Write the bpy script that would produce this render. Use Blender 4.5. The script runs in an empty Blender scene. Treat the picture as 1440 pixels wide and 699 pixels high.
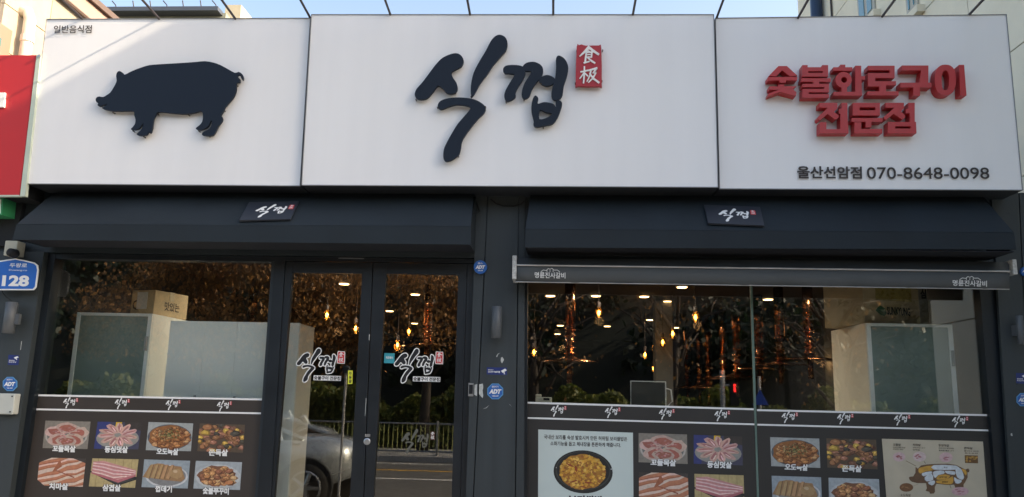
import bpy, math, random
import numpy as np
from mathutils import Vector, Matrix
from mathutils.geometry import tessellate_polygon
random.seed(7); np.random.seed(7)
S = bpy.context.scene
COL = S.collection
R = math.radians

# ------------------------------------------------------------------ camera
W0, H0 = 1440, 699
F, YAW, PITCH, ROLL, EYE = 1102.0, .05646, .185, .02278, 1.7
cy_, sy_, cp_, sp_ = math.cos(YAW), math.sin(YAW), math.cos(PITCH), math.sin(PITCH)
FW = Vector((-sy_*cp_, cy_*cp_, sp_)); r0 = Vector((cy_, sy_, 0)); u0 = r0.cross(FW)
RT = math.cos(ROLL)*r0+math.sin(ROLL)*u0; UP = -math.sin(ROLL)*r0+math.cos(ROLL)*u0
CAM = Vector((0, -6, EYE))
cd = bpy.data.cameras.new('camera'); cam = bpy.data.objects.new('camera', cd); COL.objects.link(cam)
cd.sensor_width = 36; cd.lens = F*36/W0; cd.clip_start = .05; cd.clip_end = 1000
m = Matrix((RT, UP, -FW)).transposed().to_4x4(); m.translation = CAM
cam.matrix_world = m
S.camera = cam

# ------------------------------------------------------------------ world, sun, exposure
SUN = Vector((.83, -.15, .505)).normalized()          # towards the sun
w = bpy.data.worlds.new('World'); S.world = w; w.use_nodes = True
nt = w.node_tree; bg = nt.nodes['Background']
sk = nt.nodes.new('ShaderNodeTexSky'); sk.sky_type = 'NISHITA'; sk.sun_disc = False
sk.sun_elevation = math.asin(SUN.z); sk.sun_rotation = math.atan2(SUN.x, SUN.y)
sk.air_density = 1.0; sk.dust_density = 3.0; sk.ozone_density = 1.0
nt.links.new(sk.outputs[0], bg.inputs[0]); bg.inputs[1].default_value = .11
sl = bpy.data.lights.new('sun', 'SUN'); sl.energy = 2.0; sl.angle = R(.5); sl.color = (1, .89, .74)
so = bpy.data.objects.new('sun', sl); COL.objects.link(so)
so.rotation_euler = SUN.to_track_quat('Z', 'Y').to_euler()
S.view_settings.view_transform = 'Standard'; S.view_settings.look = 'None'
S.view_settings.exposure = 1.97; S.view_settings.use_white_balance = True; S.view_settings.white_balance_temperature = 7350; S.view_settings.gamma = 1

# ------------------------------------------------------------------ picture measurements -> places
def ray(px, py):
    return FW*F+RT*(px-W0/2)-UP*(py-H0/2)
def P(px, py, Y=0.):
    d = ray(px, py); return CAM+d*((Y+6)/d.y)
def PZ(px, py, z):
    d = ray(px, py); return CAM+d*((z-EYE)/d.z)
def PX(px, py, x):
    d = ray(px, py); return CAM+d*(x/d.x)
GY = .08                                    # front face of the glass
def mirror(p): return Vector((p.x, 2*GY-p.y, p.z))   # where a thing seen reflected in the glass stands

# ------------------------------------------------------------------ materials
MATS = {}
def mat(name, col, rough=.6, metal=0., noise=0., nscale=8., bump=0., bscale=60., spec=.5, emit=None, es=1., coat=0., streak=False):
    if name in MATS: return MATS[name]
    m = bpy.data.materials.new(name); m.use_nodes = True; n = m.node_tree.nodes; l = m.node_tree.links
    b = n['Principled BSDF']; b.inputs['Roughness'].default_value = rough; b.inputs['Metallic'].default_value = metal
    b.inputs['Base Color'].default_value = (*col, 1); b.inputs['Specular IOR Level'].default_value = spec
    b.inputs['Coat Weight'].default_value = coat
    tc = n.new('ShaderNodeTexCoord')
    if noise:
        t = n.new('ShaderNodeTexNoise'); t.inputs['Scale'].default_value = nscale; t.inputs['Detail'].default_value = 6
        src = tc.outputs['Object']
        if streak:
            mp = n.new('ShaderNodeMapping'); mp.inputs['Scale'].default_value = (6, 6, .35); l.new(src, mp.inputs[0]); src = mp.outputs[0]
        l.new(src, t.inputs['Vector'])
        r = n.new('ShaderNodeMapRange'); r.inputs['From Min'].default_value = .25; r.inputs['From Max'].default_value = .75
        r.inputs['To Min'].default_value = 1-noise; r.inputs['To Max'].default_value = 1+noise; l.new(t.outputs['Fac'], r.inputs['Value'])
        mx = n.new('ShaderNodeVectorMath'); mx.operation = 'SCALE'; mx.inputs[0].default_value = col
        l.new(r.outputs[0], mx.inputs['Scale']); l.new(mx.outputs[0], b.inputs['Base Color'])
        rr = n.new('ShaderNodeMapRange'); rr.inputs['To Min'].default_value = max(0, rough-.12); rr.inputs['To Max'].default_value = min(1, rough+.12)
        l.new(t.outputs['Fac'], rr.inputs['Value']); l.new(rr.outputs[0], b.inputs['Roughness'])
    if bump:
        t2 = n.new('ShaderNodeTexNoise'); t2.inputs['Scale'].default_value = bscale; t2.inputs['Detail'].default_value = 4; l.new(tc.outputs['Object'], t2.inputs['Vector'])
        bp = n.new('ShaderNodeBump'); bp.inputs['Strength'].default_value = bump; bp.inputs['Distance'].default_value = .01
        l.new(t2.outputs['Fac'], bp.inputs['Height']); l.new(bp.outputs[0], b.inputs['Normal'])
    if emit: b.inputs['Emission Color'].default_value = (*emit, 1); b.inputs['Emission Strength'].default_value = es
    MATS[name] = m; return m
def attr_mat(name, rough=.6, noise=.18, nscale=120):
    if name in MATS: return MATS[name]
    m = mat(name, (.5, .5, .5), rough); n = m.node_tree.nodes; l = m.node_tree.links
    a = n.new('ShaderNodeAttribute'); a.attribute_name = 'Col'
    t = n.new('ShaderNodeTexNoise'); t.inputs['Scale'].default_value = nscale; t.inputs['Detail'].default_value = 3
    tc = n.new('ShaderNodeTexCoord'); l.new(tc.outputs['Object'], t.inputs['Vector'])
    r = n.new('ShaderNodeMapRange'); r.inputs['From Min'].default_value = .3; r.inputs['From Max'].default_value = .7
    r.inputs['To Min'].default_value = 1-noise; r.inputs['To Max'].default_value = 1+noise; l.new(t.outputs['Fac'], r.inputs['Value'])
    s = n.new('ShaderNodeVectorMath'); s.operation = 'SCALE'; l.new(a.outputs['Color'], s.inputs[0]); l.new(r.outputs[0], s.inputs['Scale'])
    l.new(s.outputs[0], n['Principled BSDF'].inputs['Base Color']); return m
def glass_mat(name, lo, hi, tint=(1, 1, 1), rough=0.):
    m = bpy.data.materials.new(name); m.use_nodes = True; n = m.node_tree.nodes; l = m.node_tree.links
    n.remove(n['Principled BSDF']); o = n['Material Output']
    tr = n.new('ShaderNodeBsdfTransparent'); tr.inputs[0].default_value = (*tint, 1)
    g = n.new('ShaderNodeBsdfGlossy'); g.inputs['Roughness'].default_value = rough; g.inputs[0].default_value = (1, 1, 1, 1)
    lw = n.new('ShaderNodeFresnel'); lw.inputs[0].default_value = 1.5
    r = n.new('ShaderNodeMapRange'); r.inputs['From Min'].default_value = .04; r.inputs['From Max'].default_value = 1
    r.inputs['To Min'].default_value = lo; r.inputs['To Max'].default_value = hi; l.new(lw.outputs[0], r.inputs['Value'])
    mx = n.new('ShaderNodeMixShader'); l.new(r.outputs[0], mx.inputs[0]); l.new(tr.outputs[0], mx.inputs[1]); l.new(g.outputs[0], mx.inputs[2])
    l.new(mx.outputs[0], o.inputs[0]); MATS[name] = m; return m

M_GLASS = glass_mat('window_glass', .09, .9, (.98, 1, .99))
M_FRIDGEGLASS = glass_mat('fridge_glass', .10, .9, (.50, .62, .58), .08)
M_DARK = mat('dark_metal', (.022, .031, .037), .42, noise=.12, nscale=3, bump=.06, bscale=30)
M_PANEL = mat('slate_panel', (.034, .043, .047), .5, noise=.14, nscale=2.5, bump=.05, bscale=12, streak=True)
M_FRAME = mat('navy_frame', (.008, .0125, .017), .4, noise=.12, nscale=5)
M_GAP = mat('gap_black', (.008, .010, .013), .8)
M_CANVAS = mat('awning_canvas', (.0155, .023, .030), .78, noise=.22, nscale=2.2, bump=.8, bscale=3.0, spec=.3)
M_GREYCAN = mat('grey_canvas', (.075, .082, .085), .7, noise=.1, nscale=5, bump=.2, bscale=200)
M_SIGN = mat('sign_fabric', (.81, .81, .815),   .5, noise=.022, nscale=1.1, bump=.12, bscale=1.6, streak=True)
M_ALU = mat('aluminium', (.45, .46, .47), .35, .8, noise=.08)
M_SIGNEDGE = mat('sign_edge', (.13, .14, .15), .5)
M_NAVY = mat('navy_acrylic', (.006, .013, .026), .6, noise=.08, nscale=4, spec=.3)
M_RED = mat('red_letter', (.44, .018, .022), .42, noise=.06, nscale=5)
M_REDS = mat('red_seal', (.40, .018, .028), .45)
M_WHITE = mat('white_paint', (.8, .8, .78), .5, noise=.04)
M_WHITEPRINT = mat('white_print', (.82, .82, .80), .55)
M_BROWNTXT = mat('brown_print', (.035, .028, .026), .6)
M_BLACKPRINT = mat('black_print', (.012, .012, .014), .5)
M_REDPRINT = mat('red_print', (.6, .04, .045), .5)
M_FILM_L = mat('brown_film', (.043, .034, .028), .5, noise=.12, nscale=2.2)
M_FILM_R = mat('black_film', (.030, .028, .026), .5, noise=.12, nscale=2.2)
M_BLUE = mat('blue_print', (.015, .12, .42), .45, noise=.05)
M_DBLUE = mat('deep_blue_print', (.012, .03, .16), .45)
M_PIN = mat('pin_dark', (.04, .03, .03), .5)

# ------------------------------------------------------------------ object helpers
def ob(name, verts, faces, material, parent=None, smooth=False, cols=None):
    me = bpy.data.meshes.new(name); me.from_pydata([tuple(v) for v in verts], [], faces); me.update()
    me.materials.append(material)
    if smooth: me.polygons.foreach_set('use_smooth', [True]*len(me.polygons))
    if cols is not None:
        a = me.color_attributes.new('Col', 'FLOAT_COLOR', 'CORNER'); arr = []
        for p, c in zip(me.polygons, cols): arr += [c[0], c[1], c[2], 1.]*p.loop_total
        a.data.foreach_set('color', arr)
    o = bpy.data.objects.new(name, me); COL.objects.link(o)
    if parent: o.parent = parent; o.matrix_parent_inverse = Matrix.Translation(-parent.location)
    return o
def empty(name, label, cat, loc=(0, 0, 0), group=None):
    o = bpy.data.objects.new(name, None); COL.objects.link(o); o.location = Vector(loc); o.empty_display_size = .1
    return tag(o, label, cat, group)
def tag(o, label=None, cat=None, group=None, kind=None):
    if label: o['label'] = label
    if cat: o['category'] = cat
    if group: o['group'] = group
    if kind: o['kind'] = kind
    return o
def copy_tree(o, parent=None, label=None):
    c = o.copy(); COL.objects.link(c)
    if parent: c.parent = parent; c.matrix_parent_inverse = o.matrix_parent_inverse.copy()
    if label: c['label'] = label
    for ch in o.children: copy_tree(ch, c)
    return c

class MB:
    def __init__(s): s.v = []; s.f = []
    def add(s, vs, fs):
        n = len(s.v); s.v += [Vector(v) for v in vs]; s.f += [tuple(i+n for i in f) for f in fs]; return s
    def box(s, x0, x1, y0, y1, z0, z1):
        v = [(x, y, z) for z in (z0, z1) for x, y in ((x0, y0), (x1, y0), (x1, y1), (x0, y1))]
        return s.add(v, [(0, 3, 2, 1), (4, 5, 6, 7), (0, 1, 5, 4), (1, 2, 6, 5), (2, 3, 7, 6), (3, 0, 4, 7)])
    def quad_prism(s, front, back):     # two lists of 4 points
        return s.add(list(front)+list(back), [(0, 1, 2, 3), (7, 6, 5, 4), (0, 4, 5, 1), (1, 5, 6, 2), (2, 6, 7, 3), (3, 7, 4, 0)])
    def tube(s, pts, r, n=8, r2=None, cap=True):
        pts = [Vector(p) for p in pts]; k = len(pts); base = len(s.v); r2 = r if r2 is None else r2
        for i, p in enumerate(pts):
            d = (pts[min(i+1, k-1)]-pts[max(i-1, 0)]).normalized()
            a = d.cross(Vector((0, 0, 1)) if abs(d.z) < .9 else Vector((1, 0, 0))).normalized(); b = d.cross(a)
            rr = r+(r2-r)*i/max(1, k-1)
            for j in range(n):
                t = 2*math.pi*j/n; s.v.append(p+a*math.cos(t)*rr+b*math.sin(t)*rr)
        for i in range(k-1):
            for j in range(n):
                s.f.append((base+i*n+j, base+i*n+(j+1) % n, base+(i+1)*n+(j+1) % n, base+(i+1)*n+j))
        if cap: s.f.append(tuple(base+j for j in range(n))[::-1]); s.f.append(tuple(base+(k-1)*n+j for j in range(n)))
        return s
    def lathe(s, prof, c, n=16, axis='z'):
        base = len(s.v); c = Vector(c)
        for r, h in prof:
            for j in range(n):
                t = 2*math.pi*j/n; q = (math.cos(t)*r, math.sin(t)*r, h)
                if axis == 'y': q = (q[0], q[2], q[1])
                s.v.append(c+Vector(q))
        for i in range(len(prof)-1):
            for j in range(n): s.f.append((base+i*n+j, base+i*n+(j+1) % n, base+(i+1)*n+(j+1) % n, base+(i+1)*n+j))
        s.f.append(tuple(base+j for j in range(n))[::-1]); s.f.append(tuple(base+(len(prof)-1)*n+j for j in range(n)))
        return s
    def ob(s, name, m, parent=None, smooth=False): return ob(name, s.v, s.f, m, parent, smooth)
def bevel(o, wd=.005, seg=2):
    b = o.modifiers.new('bevel', 'BEVEL'); b.width = wd; b.segments = seg; b.limit_method = 'ANGLE'; return o

# a flat patch of the place (a sign face, a film, an awning slope) with its own u,v
class Surf:
    def __init__(s, quad, p0=(0, 0, 0), n=(0, -1, 0)):
        s.q = quad; s.p0 = Vector(p0); s.n = Vector(n).normalized()
    def px(s, px, py, off=0.):
        d = ray(px, py); t = (s.p0-CAM).dot(s.n)/d.dot(s.n); return CAM+d*t+s.n*off
    def at(s, u, v, off=0.):
        a, b, c, d = s.q; x0 = a[0]+(b[0]-a[0])*u; y0 = a[1]+(b[1]-a[1])*u; x1 = d[0]+(c[0]-d[0])*u; y1 = d[1]+(c[1]-d[1])*u
        return s.px(x0+(x1-x0)*v, y0+(y1-y0)*v, off)
def YS(quad, Y): return Surf(quad, (0, Y, 0))
UNITQ = [(0, 0), (1, 0), (1, 1), (0, 1)]
PIX = lambda Y: YS(UNITQ, Y)              # surface on which u,v are the measured picture positions

def smooth_loop(pts, k=4):
    n = len(pts); out = []
    for i in range(n):
        p0, p1, p2, p3 = [Vector(pts[(i+j-1) % n]) for j in range(4)]
        for t in range(k):
            t /= k; out.append(tuple(.5*((2*p1)+(-p0+p2)*t+(2*p0-5*p1+4*p2-p3)*t*t+(-p0+3*p1-3*p2+p3)*t**3)))
    return out
def area(l): return sum(l[i-1][0]*l[i][1]-l[i][0]*l[i-1][1] for i in range(len(l)))/2
def grow(l, d):
    n = len(l); sg = 1 if area(l) > 0 else -1; out = []
    for i in range(n):
        a = Vector(l[i-1]); b = Vector(l[(i+1) % n]); t = (b-a)
        if t.length < 1e-9: out.append(l[i]); continue
        t.normalize(); out.append((l[i][0]+t.y*d*sg, l[i][1]-t.x*d*sg))
    return out
def shape(mb, loops, sf, front, back=None):
    """loops: outer + holes in the surface's u,v ; extruded between two heights above the surface"""
    loops = [l if (area(l) > 0) == (i == 0) else l[::-1] for i, l in enumerate(loops)]
    flat = [p for l in loops for p in l]; tris = tessellate_polygon([[Vector((p[0], p[1], 0)) for p in l] for l in loops])
    fr = [sf.at(p[0], p[1], front) for p in flat]; base = len(mb.v); mb.v += fr
    if not tris: return mb
    nn = (fr[tris[0][1]]-fr[tris[0][0]]).cross(fr[tris[0][2]]-fr[tris[0][0]])
    flip = nn.dot(sf.n) < 0
    for t in tris:
        t = tuple(t); mb.f.append(tuple(base+i for i in (t[::-1] if flip else t)))
    if back is not None:
        nb = len(flat); mb.v += [sf.at(p[0], p[1], back) for p in flat]; k = base
        for l in loops:
            for i in range(len(l)):
                j = (i+1) % len(l); mb.f.append((k+i, k+i+nb, k+j+nb, k+j))
            k += len(l)
    return mb
def sub(sf, x0, y0, x1, y1):               # a rectangle inside a patch as a patch of its own
    class T:
        n = sf.n
        def at(s, u, v, off=0.): return sf.at(x0+(x1-x0)*u, y0+(y1-y0)*v, off)
    return T()

_txt = {}
def text_geo(s, bold=0., res=2):
    key = (s, bold, res)
    if key in _txt: return _txt[key]
    c = bpy.data.curves.new('t', 'FONT'); c.body = s; c.resolution_u = res; c.offset = bold
    o = bpy.data.objects.new('t', c); COL.objects.link(o); dg = bpy.context.evaluated_depsgraph_get(); dg.update()
    me = bpy.data.meshes.new_from_object(o.evaluated_get(dg))
    V = [(v.co.x, v.co.y) for v in me.vertices]; Fc = [tuple(p.vertices) for p in me.polygons]
    bpy.data.objects.remove(o); bpy.data.curves.remove(c); bpy.data.meshes.remove(me)
    xs = [v[0] for v in V]; ys = [v[1] for v in V]; x0, x1, y0, y1 = min(xs), max(xs), min(ys), max(ys)
    V = [((x-x0)/(x1-x0), 1-(y-y0)/(y1-y0)) for x, y in V]; _txt[key] = (V, Fc); return V, Fc
def text(mb, s, sf, off=.001, bold=.02, thick=0., res=2, skew=0.):
    V, Fc = text_geo(s, bold, res); base = len(mb.v)
    P_ = [sf.at(u+skew*(1-v), v, off+thick) for u, v in V]; mb.v += P_; fs = [tuple(base+i for i in f) for f in Fc]
    f0 = fs[0]; n = (mb.v[f0[1]]-mb.v[f0[0]]).cross(mb.v[f0[2]]-mb.v[f0[0]])
    if n.dot(sf.n) < 0: fs = [f[::-1] for f in fs]
    mb.f += fs
    if thick:
        k = len(mb.v)-base; mb.v += [sf.at(u+skew*(1-v), v, off) for u, v in V]; cnt = {}
        for f in fs:
            for i in range(len(f)): cnt[(f[i], f[(i+1) % len(f)])] = 1
        for (a, b) in cnt:
            if (b, a) not in cnt: mb.f.append((b, a, a+k, b+k))
    return mb

def fat_text(mb, s, q, Y, off, d=.3, thick=0., bold=.008, res=2):
    for k, (dx, dy) in enumerate(((-d, -d), (d, -d), (-d, d), (d, d), (0, 0))):
        text(mb, s, YS([(x+dx, y+dy) for x, y in q], Y), off+k*.00008, bold, thick, res)
    return mb
def slab(mb, quad, yf, yb):                # quad measured on the plane y=yf, given thickness back to yb
    f = [P(x, y, yf) for x, y in quad]; b = [Vector((p.x, yb, p.z)) for p in f]
    return mb.quad_prism(f[::-1], b[::-1])
def xz_at(line, Y, z):                     # point of a measured upright line at height z
    a = P(*line[0], Y); b = P(*line[1], Y); t = (z-a.z)/(b.z-a.z); return a.x+(b.x-a.x)*t
def bar(mb, l, r, yf, yb, ztop, zbot, zt2=None, zb2=None):
    zt2 = ztop if zt2 is None else zt2; zb2 = zbot if zb2 is None else zb2
    q = [(xz_at(l, yf, ztop), ztop), (xz_at(r, yf, zt2), zt2), (xz_at(r, yf, zb2), zb2), (xz_at(l, yf, zbot), zbot)]
    return mb.quad_prism([Vector((x, yf, z)) for x, z in q][::-1], [Vector((x, yb, z)) for x, z in q][::-1])

# ------------------------------------------------------------------ ground and street
tag(MB().box(-200, 200, -200, 200, -.6, -.03).ob('ground', mat('soil', (.16, .14, .11), .9, noise=.3, nscale=.5)), kind='structure')
M_ASPH = mat('asphalt', (.085, .083, .08), .85, noise=.25, nscale=3, bump=.5, bscale=90)
tag(MB().box(-60, 60, -14, -3.4, -.025, .0).ob('road', M_ASPH), kind='structure')
M_PAVE = mat('paving', (.36, .35, .33), .8, noise=.2, nscale=4, bump=.3, bscale=40)
tag(MB().box(-60, 60, -3.2, .05, -.025, .12).ob('pavement_near', M_PAVE), kind='structure')
tag(MB().box(-60, 60, -17, -14.2, -.025, .12).ob('pavement_far', M_PAVE), kind='structure')
M_KERB = mat('kerb_granite', (.33, .32, .31), .8, noise=.2, nscale=20)
for nm, y0, y1 in (('kerb_near', -3.4, -3.2), ('kerb_far', -14.2, -14)):
    mb = MB()
    for i in range(-30, 30): mb.box(i, i+.99, y0+.004, y1-.004, -.02, .135)
    tag(mb.ob(nm, M_KERB), kind='structure')
mb = MB(); mb.box(-60, 60, -11.85, -11.7, 0, .004)
tag(mb.ob('yellow_line', mat('yellow_marking', (.62, .34, .03), .7, noise=.15, nscale=6)), kind='structure')
mb = MB(); mb.box(-60, 60, -10.1, -9.98, 0, .004); mb.box(-60, 60, -13.5, -13.4, 0, .004)
tag(mb.ob('white_line', mat('white_marking', (.7, .7, .68), .7, noise=.15, nscale=6)), kind='structure')

# hillside across the road
HX = np.linspace(-60, 60, 41); HYs = np.linspace(-19, -70, 18); hv = []
def hill(x, y): return .1+7.6*(1-math.exp(-max(0, -19-y)/4))*(1+.12*math.sin(x*.21+1)+.06*math.sin(x*.53+y*.3))
for y in HYs:
    for x in HX: hv.append((x, y, hill(x, y)))
hf = [(j*41+i, j*41+i+1, (j+1)*41+i+1, (j+1)*41+i) for j in range(17) for i in range(40)]
tag(ob('hillside', hv, [f[::-1] for f in hf], mat('hill_earth', (.012, .016, .010), .95, noise=.3, nscale=.6), smooth=True), kind='structure')

def leaf_mesh(cent, size, stretch=1.6, down=False):
    n = len(cent); a = np.random.normal(size=(n, 3)); a /= np.linalg.norm(a, axis=1)[:, None]
    if down: a[:, 2] = -abs(a[:, 2])*1.5-.4; a /= np.linalg.norm(a, axis=1)[:, None]
    b = np.random.normal(size=(n, 3)); b -= (b*a).sum(1)[:, None]*a; b /= np.linalg.norm(b, axis=1)[:, None]
    s = size*np.random.uniform(.6, 1.4, (n, 1)); A = a*s*stretch/2; B = b*s/2
    v = np.stack([cent-A, cent-A*.1+B, cent+A, cent-A*.1-B], 1).reshape(-1, 3)
    return v
def leaf_ob(name, cent, size, m, parent=None, **k):
    v = leaf_mesh(np.array(cent), size, **k); n = len(v)//4
    me = bpy.data.meshes.new(name); me.vertices.add(4*n); me.vertices.foreach_set('co', v.ravel())
    me.loops.add(4*n); me.loops.foreach_set('vertex_index', np.arange(4*n)); me.polygons.add(n)
    me.polygons.foreach_set('loop_start', np.arange(n)*4); me.update(); me.validate(); me.materials.append(m)
    o = bpy.data.objects.new(name, me); COL.objects.link(o)
    if parent: o.parent = parent; o.matrix_parent_inverse = Matrix.Translation(-parent.location)
    return o
def leaf_mat(name, c1, c2, c3=None):
    m = mat(name, c1, .55); n = m.node_tree.nodes; l = m.node_tree.links
    g = n.new('ShaderNodeNewGeometry'); r = n.new('ShaderNodeValToRGB'); l.new(g.outputs['Random Per Island'], r.inputs[0])
    r.color_ramp.elements[0].color = (*c1, 1); r.color_ramp.elements[1].color = (*c2, 1)
    if c3: e = r.color_ramp.elements.new(.9); e.color = (*c3, 1)
    b = n['Principled BSDF']; l.new(r.outputs[0], b.inputs['Base Color'])
    t = n.new('ShaderNodeBsdfTranslucent'); l.new(r.outputs[0], t.inputs[0]); mx = n.new('ShaderNodeMixShader'); mx.inputs[0].default_value = .3
    l.new(b.outputs[0], mx.inputs[1]); l.new(t.outputs[0], mx.inputs[2]); l.new(mx.outputs[0], n['Material Output'].inputs[0]); return m
M_AUT = leaf_mat('autumn_leaves', (.035, .022, .011), (.085, .045, .016), (.50, .24, .07))
M_EVER = leaf_mat('evergreen_leaves', (.007, .018, .010), (.016, .034, .016))
M_HEDGE = leaf_mat('hedge_leaves', (.04, .08, .018), (.09, .14, .03), (.22, .22, .05))
M_BARK = mat('bark', (.045, .034, .027), .9, noise=.3, nscale=12, bump=.6, bscale=25)
hc = []
for _ in range(900):
    x = random.uniform(-40, 32); y = random.uniform(-20, -40); z = hill(x, y); r = random.uniform(.8, 2.0)
    p = np.random.normal(size=(110, 3)); p /= np.linalg.norm(p, axis=1)[:, None]; p *= np.random.uniform(.6, 1, (110, 1))*r
    hc.append(p+np.array([x, y, z+r*.6]))
tag(leaf_ob('hillside_shrubs', np.concatenate(hc), .2, M_EVER), 'dark evergreen undergrowth covering the hillside across the road', 'undergrowth', kind='stuff')

def limb_tree(x, y, h, spread, nleaf, label, low=.0):
    t = empty('street_tree', label, 'tree', (x, y, .12), 'autumn trees across the road')
    mb = MB(); tips = []
    lean = random.uniform(-.3, .3)
    pts = [Vector((x, y, .0)), Vector((x+lean*.3, y, h*.2)), Vector((x+lean*.6, y+.1, h*.42)), Vector((x+lean, y, h*.62))]
    mb.tube(pts, .17, 9, .09)
    for i in range(11):
        a = random.uniform(0, 6.28); s = pts[1+i % 3].lerp(pts[min(3, 2+i % 3)], random.random())
        e = s+Vector((math.cos(a)*spread*random.uniform(.5, 1), math.sin(a)*spread*.7*random.uniform(.5, 1), h*random.uniform(.12, .38)))
        mid = s.lerp(e, .5)+Vector((0, 0, h*.06)); mb.tube([s, mid, e], .06, 6, .015)
        tips += [mid, e, s.lerp(e, .75)]
        for k in range(3):
            e2 = mid+Vector((random.uniform(-1, 1), random.uniform(-1, 1), random.uniform(-.6, .8)))*spread*.4; mb.tube([mid, mid.lerp(e2, .5)+Vector((0, 0, .1)), e2], .025, 5, .008); tips.append(e2)
    mb.ob('trunk', M_BARK, t, True)
    cs = []
    per = nleaf//len(tips)
    for p in tips:
        c = np.random.normal(size=(per, 3))*np.array([.40, .40, .30])*random.uniform(.6, 1.2); cs.append(c+np.array(p)-np.array([0, 0, low]))
    leaf_ob('crown', np.concatenate(cs), .075, M_AUT, t, down=True)
TL = ['broad autumn tree across the road opposite the shop\'s left window', 'autumn tree across the road opposite the left door',
      'leaning autumn tree behind the railing opposite the right door', 'thin autumn tree across the road opposite the central pillar',
      'autumn tree across the road opposite the middle of the right window', 'last autumn tree across the road towards the right']
for (x, y, h, sp, nl), lb in zip([(-11, -15.6, 6.8, 3, 15000), (-7.4, -15.2, 6.4, 3, 15000), (-3.6, -16, 6.2, 2.6, 4500), (-.5, -16.6, 5.6, 2.0, 300), (3.2, -16.4, 5.6, 2.2, 250), (8, -16, 5.8, 2.4, 250)], TL):
    limb_tree(x, y, h, sp, nl, lb)
# hedge and railing
c = np.random.uniform(0, 1, (42000, 3)); hx = -22+c[:, 0]*40
hz = .12+c[:, 2]**.7*(1.55+.3*np.sin(hx*1.7)+.2*np.sin(hx*4.1)); hy = -17.3-c[:, 1]*1.1
tag(leaf_ob('clipped_hedge', np.stack([hx, hy, hz], 1), .11, M_HEDGE), 'long clipped green hedge behind the roadside railing across the road', 'hedge', kind='stuff')
M_RAIL = mat('railing_paint', (.38, .40, .13), .5)
rl = empty('roadside_railing', 'long olive metal railing with ring ornaments along the far pavement', 'railing', (0, -14.6, .12))
mb = MB(); mb.tube([(-20, -14.6, .92), (16, -14.6, .92)], .025, 6); mb.tube([(-20, -14.6, .22), (16, -14.6, .22)], .025, 6); mb.ob('rail', mat('rail_grey', (.3, .3, .3), .4, .6), rl)
mb = MB()
for i in range(300):
    x = -20+.12*i
    mb.tube([(x, -14.6, .22), (x, -14.6, .92)], .009, 4, cap=False)
    if i % 3 == 0:
        mb.tube([(x+.06+.05*math.cos(t*.785), -14.6, .78+.05*math.sin(t*.785)) for t in range(9)], .008, 4, cap=False)
tag(mb.ob('baluster', M_RAIL, rl), kind='stuff')
for i in range(18):
    x = -19+2*i; MB().tube([(x, -14.6, .12), (x, -14.6, 1.0)], .035, 6).ob('railing_post', MATS['rail_grey'], rl)

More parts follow.
